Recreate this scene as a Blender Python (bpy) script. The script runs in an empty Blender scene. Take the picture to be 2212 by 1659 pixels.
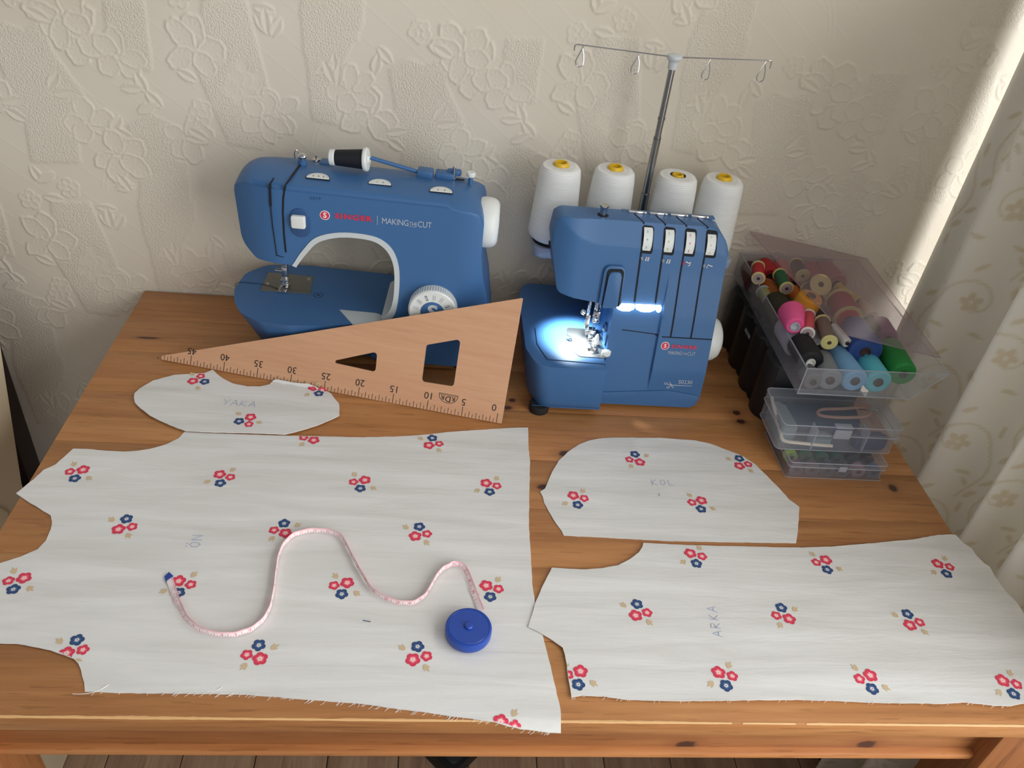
import bpy, bmesh, math, random
import numpy as np
from mathutils import Vector, Matrix, noise
from mathutils.geometry import delaunay_2d_cdt

C = bpy.context.scene.collection
PI = math.pi
random.seed(7)
# World: the table top is z = 0, the floor z = -0.74, X runs along the table, Y towards the wall (wall face y = 0).

def lin(r, g=None, b=None):
    if g is None: g = b = r
    f = lambda v: (v/255/12.92) if v/255 <= .04045 else ((v/255+.055)/1.055)**2.4
    return (f(r), f(g), f(b), 1)

# ---------------------------------------------------------------- camera, light, exposure
sc = bpy.context.scene
sc.view_settings.view_transform = 'Standard'
sc.view_settings.look = 'None'
sc.view_settings.exposure = 0.16
sc.view_settings.gamma = 1.0
sc.view_settings.use_curve_mapping = False
def rot3(rx, ry, rz):
    return Matrix.Rotation(rz, 3, 'Z') @ Matrix.Rotation(ry, 3, 'Y') @ Matrix.Rotation(rx, 3, 'X')
cam = bpy.data.cameras.new('camera')
cam.sensor_fit = 'HORIZONTAL'; cam.sensor_width = 36.0
cam.lens = 1764.48/2212*36.0
cam.clip_start = .02
camo = bpy.data.objects.new('camera', cam); C.objects.link(camo)
camo.matrix_world = Matrix.Translation((.46611, -1.17714, .72883)) @ rot3(math.radians(53.12024), math.radians(-5.7808), math.radians(-2.86479)).to_4x4()
sc.camera = camo
try: sc.cycles.transparent_max_bounces = 40
except Exception: pass

world = bpy.data.worlds.new('world'); sc.world = world; world.use_nodes = True
bg = world.node_tree.nodes['Background']
bg.inputs[0].default_value = (.93, .95, 1.0, 1); bg.inputs[1].default_value = .25

def area(name, loc, direction, sx, sy, power, col):
    l = bpy.data.lights.new(name, 'AREA'); l.shape = 'RECTANGLE'; l.size = sx; l.size_y = sy; l.energy = power; l.color = col
    o = bpy.data.objects.new(name, l); C.objects.link(o); o.location = loc
    o.rotation_euler = Vector(direction).to_track_quat('-Z', 'Y').to_euler()
    return o
# daylight through the window in the right-hand wall (the curtain hangs in front of its far end)
area('window_daylight', (1.60, -1.36, .62), (-1, 0, -.05), 2.3, 1.5, 50, (.94, .97, 1.0))
# daylight from the rest of the room behind the photographer
area('room_daylight', (.9, -2.7, 1.5), (-.12, 1, -.42), 2.0, 1.4, 15, (1.0, .97, .93))

# ---------------------------------------------------------------- materials
def mat(name, col, rough=.5, metal=0., spec=.5, **kw):
    m = bpy.data.materials.new(name); m.use_nodes = True
    p = m.node_tree.nodes['Principled BSDF']
    p.inputs['Base Color'].default_value = col; p.inputs['Roughness'].default_value = rough
    p.inputs['Metallic'].default_value = metal; p.inputs['Specular IOR Level'].default_value = spec
    for k, v in kw.items(): p.inputs[k.replace('_', ' ')].default_value = v
    m.diffuse_color = col
    return m
class NT:
    def __init__(s, m): s.m = m; s.t = m.node_tree; s.p = s.t.nodes['Principled BSDF']
    def n(s, typ, **kw):
        nd = s.t.nodes.new(typ)
        for k, v in kw.items(): setattr(nd, k, v)
        return nd
    def l(s, a, b): s.t.links.new(a, b)
    def math(s, op, a, b=None, c=None):
        nd = s.n('ShaderNodeMath', operation=op)
        for i, v in enumerate((a, b, c)):
            if v is None: continue
            if isinstance(v, (int, float)): nd.inputs[i].default_value = v
            else: s.l(v, nd.inputs[i])
        return nd.outputs[0]
    def coords(s, scale=(1, 1, 1), rot=(0, 0, 0), loc=(0, 0, 0)):
        tc = s.n('ShaderNodeTexCoord'); mp = s.n('ShaderNodeMapping')
        mp.inputs['Scale'].default_value = scale; mp.inputs['Rotation'].default_value = rot; mp.inputs['Location'].default_value = loc
        s.l(tc.outputs['Object'], mp.inputs['Vector']); return mp.outputs['Vector']
    def noise(s, vec, scale, detail=3, rough=.5, dist=0.):
        nd = s.n('ShaderNodeTexNoise'); nd.inputs['Scale'].default_value = scale; nd.inputs['Detail'].default_value = detail
        nd.inputs['Roughness'].default_value = rough; nd.inputs['Distortion'].default_value = dist
        if vec is not None: s.l(vec, nd.inputs['Vector'])
        return nd.outputs['Fac']
    def ramp(s, fac, stops):
        nd = s.n('ShaderNodeValToRGB'); e = nd.color_ramp.elements
        while len(e) < len(stops): e.new(.5)
        for el, (p, c) in zip(e, stops): el.position = p; el.color = c
        s.l(fac, nd.inputs[0]); return nd.outputs[0]
    def mix(s, fac, a, b, typ='MIX'):
        nd = s.n('ShaderNodeMix', data_type='RGBA', blend_type=typ)
        for i, v in ((0, fac), (6, a), (7, b)):
            if isinstance(v, (int, float, tuple)): nd.inputs[i].default_value = v
            else: s.l(v, nd.inputs[i])
        return nd.outputs[2]
    def bump(s, h, strength=.3, dist=.001):
        nd = s.n('ShaderNodeBump'); nd.inputs['Strength'].default_value = strength; nd.inputs['Distance'].default_value = dist
        s.l(h, nd.inputs['Height']); s.l(nd.outputs[0], s.p.inputs['Normal'])

def wood(name, light, mid, dark, axis=0, knots=(), rough=.42, ring=22., rand=True, contrast=1., pores=.35):
    """pine / beech: long grain along the axis, growth-ring bands, pores and knots"""
    m = mat(name, mid, rough); t = NT(m)
    st = [1.6, 26., 26.]
    if axis == 1: st = [26., 1.6, 26.]
    if axis == 2: st = [26., 26., 1.6]
    v = t.coords(tuple(st))
    if rand:
        oi = t.n('ShaderNodeObjectInfo'); ad = t.n('ShaderNodeVectorMath', operation='ADD'); sc_ = t.n('ShaderNodeVectorMath', operation='SCALE')
        cb = t.n('ShaderNodeCombineXYZ')
        for i in range(3): t.l(oi.outputs['Random'], cb.inputs[i])
        t.l(cb.outputs[0], sc_.inputs[0]); sc_.inputs['Scale'].default_value = 40
        t.l(v, ad.inputs[0]); t.l(sc_.outputs[0], ad.inputs[1]); v = ad.outputs[0]
    a = t.noise(v, 1.0, 4, .55, .6)
    b = t.noise(v, ring/4, 3, .6, .3)
    f = t.math('ADD', t.math('MULTIPLY', a, .62), t.math('MULTIPLY', b, .38))
    k = .22/contrast
    col = t.ramp(f, [(.5-k, dark), (.5, mid), (.5+k*.9, light)])
    fine = t.noise(t.coords(tuple(x*9 for x in st)), 1.0, 2)
    col = t.mix(t.math('MULTIPLY', t.math('GREATER_THAN', fine, .64), pores), col, tuple(x*.55 for x in dark[:3])+(1,))
    if rand:
        hs = t.n('ShaderNodeHueSaturation'); t.l(col, hs.inputs['Color'])
        t.l(t.math('MULTIPLY_ADD', oi.outputs['Random'], .16, .93), hs.inputs['Value']); col = hs.outputs[0]
    if knots:
        tc = t.n('ShaderNodeTexCoord')
        for (kx, ky, kz, rx, ry) in knots:
            mp = t.n('ShaderNodeMapping', vector_type='TEXTURE'); mp.inputs['Location'].default_value = (kx, ky, kz); mp.inputs['Scale'].default_value = (rx, ry, .02 if axis == 0 and abs(kz) < 1e-6 else ry)
            t.l(tc.outputs['Object'], mp.inputs['Vector'])
            ln = t.n('ShaderNodeVectorMath', operation='LENGTH'); t.l(mp.outputs[0], ln.inputs[0])
            d = t.math('ADD', ln.outputs['Value'], t.math('MULTIPLY_ADD', t.noise(mp.outputs[0], 2.2, 2), .7, -.35))
            mr = t.n('ShaderNodeMapRange', interpolation_type='SMOOTHSTEP'); t.l(d, mr.inputs[0])
            mr.inputs[1].default_value = 1.15; mr.inputs[2].default_value = .55; mr.inputs[3].default_value = 0; mr.inputs[4].default_value = .93
            hal = t.n('ShaderNodeMapRange', interpolation_type='SMOOTHSTEP'); t.l(d, hal.inputs[0])
            hal.inputs[1].default_value = 2.6; hal.inputs[2].default_value = 1.0; hal.inputs[3].default_value = 0; hal.inputs[4].default_value = .45
            col = t.mix(hal.outputs[0], col, dark)
            col = t.mix(mr.outputs[0], col, lin(54, 26, 24))
    t.l(col, t.p.inputs['Base Color'])
    t.l(t.math('MULTIPLY_ADD', b, .2, rough-.1), t.p.inputs['Roughness'])
    t.bump(f, .12, .0006)
    return m

M = {}
TOP_KNOTS = [(.655, -.357, 0, .012, .007), (.621, -.423, 0, .013, .006), (.587, -.245, 0, .006, .005), (.579, -.263, 0, .009, .005), (.924, -.249, 0, .007, .006), (.925, -.269, 0, .008, .006), (1.104, -.399, 0, .007, .008), (.045, -.137, 0, .02, .003)]
M['pine'] = wood('pine_board', lin(194, 140, 88), lin(176, 120, 71), lin(146, 94, 54), 0, TOP_KNOTS, .40)
M['pine_edge'] = wood('pine_edge', lin(186, 126, 76), lin(170, 110, 64), lin(142, 86, 50), 0, (), .45)
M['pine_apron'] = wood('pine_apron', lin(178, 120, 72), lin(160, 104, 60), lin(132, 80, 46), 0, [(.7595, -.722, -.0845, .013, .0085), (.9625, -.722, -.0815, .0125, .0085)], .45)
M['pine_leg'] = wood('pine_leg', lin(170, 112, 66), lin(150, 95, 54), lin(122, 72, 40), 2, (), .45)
M['pine_bead'] = wood('pine_bead', lin(206, 146, 92), lin(194, 130, 78), lin(164, 104, 60), 0, (), .4)  # worn bead; its paler tone also paints in light caught along the top
M['wear'] = mat('worn_edge', lin(214, 168, 112), .6)
M['beech'] = wood('beech', lin(214, 168, 132), lin(203, 154, 117), lin(188, 136, 99), 0, (), .5, 30, False, .7, .07)
M['blue'] = mat('blue_plastic', lin(60, 102, 149), .42, spec=.4)
t = NT(M['blue']); t.bump(t.noise(t.coords((1, 1, 1)), 1400, 2), .08, .0003)
M['blue_dark'] = mat('blue_plastic_dark', lin(42, 78, 124), .45)
M['white_plastic'] = mat('white_plastic', lin(222, 224, 219), .35)
M['grey_plastic'] = mat('pale_grey_plastic', lin(196, 202, 203), .4)
M['tray_plastic'] = mat('grey_blue_plastic', lin(150, 160, 178), .45)
M['chrome'] = mat('chrome', lin(205, 205, 205), .18, 1.)
M['steel'] = mat('brushed_steel', lin(150, 150, 146), .38, 1.)
M['dark_steel'] = mat('dark_steel', lin(158, 156, 154), .24, 1.)
M['black'] = mat('black_plastic', lin(20, 21, 24), .5)
M['gap'] = mat('dark_gap', lin(12, 16, 26), .8)
M['rubber'] = mat('black_rubber', lin(24, 24, 26), .75)
M['ink'] = mat('black_ink', lin(44, 34, 30), .7)
M['red_ink'] = mat('red_ink', lin(205, 44, 74), .5)
M['white_ink'] = mat('white_ink', lin(232, 228, 228), .5)
M['grey_ink'] = mat('grey_ink', lin(172, 180, 192), .5)
M['blue_ink'] = mat('pale_blue_ink', lin(146, 160, 190), .7)
M['cyan_ink'] = mat('cyan_ink', lin(60, 160, 205), .6)
M['green_ink'] = mat('green_ink', lin(150, 190, 90), .6)
M['yellow_ink'] = mat('yellow_ink', lin(215, 195, 120), .6)
M['navy_print'] = mat('navy_print', lin(44, 72, 116), .85)
M['navy_light'] = mat('navy_light_print', lin(84, 112, 152), .85)
M['red_print'] = mat('red_print', lin(214, 58, 84), .85)
M['red_light'] = mat('pink_print', lin(238, 134, 146), .85)
M['cream_print'] = mat('cream_print', lin(240, 224, 208), .85)
M['tan_print'] = mat('tan_print', lin(206, 182, 146), .85)
M['yellow_core'] = mat('yellow_cone_core', lin(222, 180, 30), .4)
M['case_blue'] = mat('royal_blue_plastic', lin(32, 70, 158), .32)
M['tape_white'] = mat('tape_white', lin(240, 228, 226), .5)
M['tape_pink'] = mat('tape_pink', lin(240, 190, 196), .5)
M['tape_ink'] = mat('tape_red_ink', lin(226, 120, 136), .5)
e = bpy.data.materials.new('lamp_diffuser'); e.use_nodes = True
p = e.node_tree.nodes['Principled BSDF']; p.inputs['Base Color'].default_value = lin(235, 245, 255)
p.inputs['Emission Color'].default_value = (.86, .95, 1, 1); p.inputs['Emission Strength'].default_value = 5.
M['lamp'] = e

def thread_mat(name, col, scale=900, sheen=.3, axis=2):
    m = mat(name, col, .62, spec=.35); t = NT(m)
    w = t.n('ShaderNodeTexWave', wave_type='BANDS', bands_direction='XYZ'[axis]); w.inputs['Scale'].default_value = scale/3.1416/2
    w.inputs['Distortion'].default_value = 2.5; w.inputs['Detail'].default_value = 2; w.inputs['Detail Scale'].default_value = .6
    t.l(t.coords(), w.inputs['Vector'])
    n2 = t.noise(t.coords((20, 20, 120) if axis == 2 else (1, 1, 1)), 2.5, 2)
    t.bump(w.outputs['Fac'], .18, .0004)
    dk = tuple(x*.80 for x in col[:3])+(1,)
    t.l(t.mix(t.math('MULTIPLY', t.math('ADD', w.outputs['Fac'], n2), .5), dk, tuple(min(1, x*1.06) for x in col[:3])+(1,)), t.p.inputs['Base Color'])
    return m

def cloth_mat():
    m = mat('white_cotton', lin(228, 226, 220), .9, spec=.15); t = NT(m)
    v = t.coords((6, 46, 20))
    big = t.noise(v, 1.0, 4, .55, .4)
    weave = t.noise(t.coords((600, 1300, 400)), 1.0, 2)
    t.l(t.ramp(big, [(.28, lin(212, 210, 204)), (.62, lin(225, 223, 219))]), t.p.inputs['Base Color'])
    t.bump(t.math('ADD', t.math('MULTIPLY', big, 3.), t.math('MULTIPLY', weave, .25)), .35, .0012)
    return m
M['cloth'] = cloth_mat()
M['cloth_thread'] = mat('white_cotton_thread', lin(236, 234, 230), .9)

def clear_mat(name, tint, haze=.16, hazecol=None, gloss=.10):
    """thin clear plastic: mostly see-through, a little milky scatter, a glossy skin"""
    m = bpy.data.materials.new(name); m.use_nodes = True; nt = m.node_tree
    nt.nodes.remove(nt.nodes['Principled BSDF']); out = nt.nodes['Material Output']
    tr = nt.nodes.new('ShaderNodeBsdfTransparent'); tr.inputs[0].default_value = tint
    df = nt.nodes.new('ShaderNodeBsdfDiffuse'); df.inputs[0].default_value = hazecol or lin(225, 228, 235)
    tl = nt.nodes.new('ShaderNodeBsdfTranslucent'); tl.inputs[0].default_value = hazecol or lin(225, 228, 235)
    mx0 = nt.nodes.new('ShaderNodeMixShader'); mx0.inputs[0].default_value = .45
    nt.links.new(df.outputs[0], mx0.inputs[1]); nt.links.new(tl.outputs[0], mx0.inputs[2])
    gl = nt.nodes.new('ShaderNodeBsdfGlossy'); gl.inputs['Roughness'].default_value = .16
    mx = nt.nodes.new('ShaderNodeMixShader'); mx.inputs[0].default_value = haze
    nt.links.new(tr.outputs[0], mx.inputs[1]); nt.links.new(mx0.outputs[0], mx.inputs[2])
    lw = nt.nodes.new('ShaderNodeLayerWeight'); lw.inputs[0].default_value = .5
    pw = nt.nodes.new('ShaderNodeMath'); pw.operation = 'POWER'; pw.inputs[1].default_value = 4.; nt.links.new(lw.outputs['Facing'], pw.inputs[0])
    fr = nt.nodes.new('ShaderNodeMath'); fr.operation = 'MULTIPLY_ADD'; fr.inputs[1].default_value = .3; fr.inputs[2].default_value = .035; nt.links.new(pw.outputs[0], fr.inputs[0])
    mx2 = nt.nodes.new('ShaderNodeMixShader'); nt.links.new(fr.outputs[0], mx2.inputs[0])
    nt.links.new(mx.outputs[0], mx2.inputs[1]); nt.links.new(gl.outputs[0], mx2.inputs[2])
    nt.links.new(mx2.outputs[0], out.inputs[0])
    return m
M['clear'] = clear_mat('clear_polypropylene', (.97, .975, .98, 1), .11)
M['frosted'] = clear_mat('frosted_polypropylene', (.97, .975, .985, 1), .135, lin(222, 226, 236))
M['clear_rim'] = clear_mat('clear_polypropylene_edge', (.9, .92, .95, 1), .42)
M['clear_lid'] = clear_mat('clear_lid_plastic', (.95, .92, .94, 1), .13, lin(196, 176, 184))

# ---------------------------------------------------------------- mesh helpers
class MB:
    """collects faces, then links them as ONE mesh object"""
    def __init__(s): s.v = []; s.f = []; s.m = []
    def add(s, vs, fs, m=0, T=None):
        b = len(s.v)
        s.v += [tuple(T @ Vector(v)) for v in vs] if T is not None else [tuple(v) for v in vs]
        s.f += [tuple(i+b for i in f) for f in fs]; s.m += [m]*len(fs)
        return s
    def bm(s, bm_, m=0, T=None):
        bm_.verts.index_update()
        s.add([v.co.copy() for v in bm_.verts], [[v.index for v in f.verts] for f in bm_.faces], m, T); bm_.free(); return s
    def box(s, c, d, bev=0., m=0, T=None, seg=2):
        b = bmesh.new(); bmesh.ops.create_cube(b, size=1)
        for v in b.verts: v.co = Vector((v.co.x*d[0]+c[0], v.co.y*d[1]+c[1], v.co.z*d[2]+c[2]))
        if bev: bmesh.ops.bevel(b, geom=list(b.edges), offset=min(bev, .49*min(d)), segments=seg, profile=.5, affect='EDGES')
        return s.bm(b, m, T)
    def prism(s, poly, h0, h1, bev=0., m=0, T=None, seg=3, top_scale=None, caps=(True, True)):
        """polygon in XY extruded from z=h0 to z=h1, cap rims rounded"""
        b = bmesh.new()
        lo = [b.verts.new((x, y, h0)) for x, y in poly]; hi = [b.verts.new((x, y, h1)) for x, y in (top_scale or poly)]
        n = len(poly); area2 = sum(poly[i][0]*poly[(i+1) % n][1]-poly[(i+1) % n][0]*poly[i][1] for i in range(n))
        if area2 < 0: lo.reverse(); hi.reverse()
        b.faces.new(list(reversed(lo))); b.faces.new(hi)
        for i in range(n): b.faces.new((lo[i], lo[(i+1) % n], hi[(i+1) % n], hi[i]))
        if bev:
            es = []
            for e_ in b.edges:
                a, c_ = e_.verts
                if (a in hi and c_ in hi and caps[1]) or (a in lo and c_ in lo and caps[0]): es.append(e_)
            bmesh.ops.bevel(b, geom=es, offset=bev, segments=seg, profile=.5, affect='EDGES', clamp_overlap=True)
        return s.bm(b, m, T)
    def slab(s, poly, h0, h1, bev, step, T=None, seg=4, lines=(), m=0):
        """prism whose h0 face (the front) is meshed finely, so that it can be curved afterwards"""
        b = bmesh.new(); n = len(poly)
        if sum(poly[i][0]*poly[(i+1) % n][1]-poly[(i+1) % n][0]*poly[i][1] for i in range(n)) < 0: poly = poly[::-1]
        poly = [tuple(p_) for p_ in densify([tuple(p_) for p_ in poly], .009)]; n = len(poly)
        lv = [h0]+[h0+(h1-h0)*f for f in (.14, .28, .42, .56, .70, .84)]+[h1]
        rows = [[b.verts.new((x, y, h_)) for x, y in poly] for h_ in lv]
        f0 = b.faces.new(list(reversed(rows[0]))); b.faces.new(rows[-1])
        for lo, hi in zip(rows, rows[1:]):
            for i in range(n): b.faces.new((lo[i], lo[(i+1) % n], hi[(i+1) % n], hi[i]))
        es = [e_ for e_ in b.edges if all(v.co.z == h0 for v in e_.verts) or all(v.co.z == h1 for v in e_.verts)]
        bmesh.ops.bevel(b, geom=es, offset=bev, segments=seg, profile=.5, affect='EDGES', clamp_overlap=True)
        f0 = max((f for f in b.faces if all(abs(v.co.z-h0) < 1e-7 for v in f.verts)), key=lambda f: f.calc_area())
        loop = [v for v in f0.verts]; P_ = [Vector((v.co.x, v.co.y)) for v in loop]; k = len(P_)
        vs = list(P_); ed = [(i, (i+1) % k) for i in range(k)]
        for ln in lines:
            q0 = len(vs); vs += [Vector(p_) for p_ in ln]; ed += [(q0+i, q0+i+1) for i in range(len(ln)-1)]
        tp = [tuple(p_) for p_ in P_]; y = min(p_[1] for p_ in tp)+step*.5; row = 0
        while y < max(p_[1] for p_ in tp):
            xs_ = sorted(a[0]+(y-a[1])*(c_[0]-a[0])/(c_[1]-a[1]) for a, c_ in zip(tp, tp[1:]+tp[:1]) if (a[1] > y) != (c_[1] > y))
            for a, c_ in zip(xs_[::2], xs_[1::2]):
                x = a+step*(.5+.25*(row % 2))
                while x < c_-step*.45: vs.append(Vector((x, y))); x += step
            y += step; row += 1
        bmesh.ops.delete(b, geom=[f0], context='FACES_ONLY')
        V, E_, F_, ov_, *_ = delaunay_2d_cdt(vs, ed, [], 1, 1e-7)
        s.bm(b, m, T); s.add([(v.x, v.y, h0) for v in V], F_, m, T)
        return s
    def lathe(s, prof, n=32, m=0, T=None):
        """profile of (radius, z) turned about Z"""
        vs, fs, rows = [], [], []
        for r, z in prof:
            if r < 1e-6: rows.append([len(vs)]); vs.append((0, 0, z))
            else:
                rows.append(list(range(len(vs), len(vs)+n))); vs += [(r*math.cos(2*PI*i/n), r*math.sin(2*PI*i/n), z) for i in range(n)]
        for a, b in zip(rows, rows[1:]):
            for i in range(n):
                j = (i+1) % n
                if len(a) == 1 and len(b) == 1: continue
                if len(a) == 1: fs.append((a[0], b[j], b[i]))
                elif len(b) == 1: fs.append((a[i], a[j], b[0]))
                else: fs.append((a[i], a[j], b[j], b[i]))
        return s.add(vs, fs, m, T)
    def tube(s, pts, r, n=8, m=0, T=None, cyclic=False):
        pts = [Vector(p_) for p_ in pts]; vs, fs = [], []; k = len(pts)
        rr = r if isinstance(r, (list, tuple)) else [r]*k
        up = None
        for i, p_ in enumerate(pts):
            d = (pts[(i+1) % k]-pts[i-1]) if (cyclic or 0 < i < k-1) else (pts[1]-pts[0] if i == 0 else pts[-1]-pts[-2])
            d.normalize()
            if up is None: up = d.orthogonal().normalized()
            up = (up-d*up.dot(d)).normalized(); w = d.cross(up)
            vs += [p_+(up*math.cos(2*PI*q/n)+w*math.sin(2*PI*q/n))*rr[i] for q in range(n)]
        for i in range(k if cyclic else k-1):
            for q in range(n):
                a, b = i*n, ((i+1) % k)*n
                fs.append((a+q, a+(q+1) % n, b+(q+1) % n, b+q))
        if not cyclic: fs += [tuple(reversed(range(n))), tuple(range((k-1)*n, k*n))]
        return s.add(vs, fs, m, T)
    def text(s, txt, size, m=0, T=None, bold=0., sx=1., align='CENTER', depth=.0002, space=1., width=None):
        cu = bpy.data.curves.new('t', 'FONT'); cu.body = txt; cu.size = size; cu.align_x = align; cu.align_y = 'CENTER'
        cu.extrude = depth; cu.offset = bold; cu.space_character = space; cu.resolution_u = 3
        ob = bpy.data.objects.new('t', cu); C.objects.link(ob)
        me = bpy.data.meshes.new_from_object(ob.evaluated_get(bpy.context.evaluated_depsgraph_get()))
        if width: xs_ = [v.co.x for v in me.vertices]; sx = width/(max(xs_)-min(xs_))
        s.add([(v.co.x*sx, v.co.y, v.co.z) for v in me.vertices], [tuple(p_.vertices) for p_ in me.polygons], m, T)
        bpy.data.objects.remove(ob); bpy.data.curves.remove(cu); bpy.data.meshes.remove(me)
        return s
    def mesh(s, name, mats, smooth=True, angle=38, weld=False):
        me = bpy.data.meshes.new(name); me.from_pydata(s.v, [], s.f); me.update()
        for m_ in (mats if isinstance(mats, (list, tuple)) else [mats]): me.materials.append(m_)
        if any(s.m): me.polygons.foreach_set('material_index', s.m)
        me.validate()
        b = bmesh.new(); b.from_mesh(me)
        if weld: bmesh.ops.remove_doubles(b, verts=b.verts, dist=2e-6)
        bmesh.ops.recalc_face_normals(b, faces=b.faces); b.to_mesh(me); b.free()
        if smooth:
            me.polygons.foreach_set('use_smooth', [True]*len(me.polygons)); me.set_sharp_from_angle(angle=math.radians(angle))
        return me
    def build(s, name, mats, parent=None, smooth=True, angle=38, T=None, weld=False):
        o = bpy.data.objects.new(name, s.mesh(name, mats, smooth, angle, weld)); C.objects.link(o)
        if parent is not None: o.parent = parent
        if T is not None: o.matrix_local = T
        return o

def tag(o, label=None, cat=None, group=None, kind=None):
    if label: o['label'] = label
    if cat: o['category'] = cat
    if group: o['group'] = group
    if kind: o['kind'] = kind
    return o
def thing(name, label, cat, loc=(0, 0, 0), rotz=0., group=None):
    o = bpy.data.objects.new(name, None); C.objects.link(o); o.empty_display_size = .02
    o.location = loc; o.rotation_euler = (0, 0, rotz)
    return tag(o, label, cat, group)
def fillet(pts, r, n=6):
    """polygon corners rounded; r is one radius or one per corner"""
    out = []; k = len(pts)
    for i in range(k):
        p0, p1, p2 = (Vector(pts[(i+d) % k]) for d in (-1, 0, 1))
        ri = r[i] if isinstance(r, (list, tuple)) else r
        a = p0-p1; b = p2-p1; la, lb = a.length, b.length; a.normalize(); b.normalize()
        ang = a.angle(b, PI)
        if ri <= 0 or ang > PI-.05: out.append(tuple(p1)); continue
        d = min(ri/math.tan(ang/2), la*.48, lb*.48); rr = d*math.tan(ang/2)
        c_ = p1+(a+b).normalized()*(rr/math.sin(ang/2))
        s0 = (p1+a*d)-c_; s1 = (p1+b*d)-c_
        a0 = math.atan2(s0.y, s0.x); da = math.atan2(s1.y, s1.x)-a0
        while da > PI: da -= 2*PI
        while da < -PI: da += 2*PI
        out += [(c_.x+rr*math.cos(a0+da*q/n), c_.y+rr*math.sin(a0+da*q/n)) for q in range(n+1)]
    return out
def catmull(pts, n=6, closed=False):
    P = [Vector(p_) for p_ in pts]; k = len(P); out = []
    for i in range(k if closed else k-1):
        p0 = P[(i-1) % k] if closed or i > 0 else P[0]; p1 = P[i]; p2 = P[(i+1) % k]; p3 = P[(i+2) % k] if closed or i < k-2 else P[-1]
        for q in range(n):
            t_ = q/n
            out.append(.5*((2*p1)+(p2-p0)*t_+(2*p0-5*p1+4*p2-p3)*t_*t_+(3*p1-p0-3*p2+p3)*t_**3))
    if not closed: out.append(P[-1])
    return out
XZ = Matrix(((1, 0, 0, 0), (0, 0, 1, 0), (0, 1, 0, 0), (0, 0, 0, 1)))      # prism XY -> world XZ, extruded along +Y
def R(deg, ax): return Matrix.Rotation(math.radians(deg), 4, ax)
def T3(x, y, z): return Matrix.Translation((x, y, z))
FRONT_TXT = R(90, 'X')                                                    # text facing -Y

# ---------------------------------------------------------------- back wall with embossed wallpaper
WALL_MOTIFS = [('big',125,386),('big',-28,391),('lily',24,367),('leaf2',48,334),('leaf2',62,312),('leaf',112,349),('flat',190,353),('small',125,302),('lily',-34,272),('leaf2',4,273),('big',2,225),('lily',102,260),('leaf2',-124,186),('small',-82,168),('small',-143,145),('leaf',-108,150),('leaf2',0,176),('lily',232,307),('big',361,314),('big',487,412),('leaf2',313,380),('small',429,435),('leaf2',382,400),('leaf',461,412),('leaf2',223,445),('leaf2',399,294),('lily',335,348),('leaf2',461,327),('flat',-75,34),('leaf2',-33,125),('leaf2',48,65),('small',-137,-15),('lily',-45,-6),('leaf2',-144,-47)]
WEAVE = [[(17,437),(70,442),(67,352),(44,350),(13,390)],[(143,449),(201,454),(229,307),(207,250),(158,255),(125,357)],[(-117,379),(-63,407),(-61,368),(-30,310),(-51,274),(-56,209),(-127,205),(-117,313)],[(18,271),(55,292),(90,277),(80,230),(96,212),(36,177),(28,235)],[(271,460),(355,468),(353,436),(327,385),(316,296),(279,300)],[(387,382),(413,399),(448,389),(460,308),(470,290),(379,273),(397,330)],[(27,209),(96,223),(90,109),(15,83),(13,142)]]
LAT_A, LAT_B = (.530, 0.), (.257, .306)
def lattice(x, z, x0, x1, z0, z1):
    for j in range(-4, 5):
        for i in range(-6, 7):
            q = (x+i*LAT_A[0]+j*LAT_B[0], z+i*LAT_A[1]+j*LAT_B[1])
            if x0 < q[0] < x1 and z0 < q[1] < z1: yield q
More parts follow.
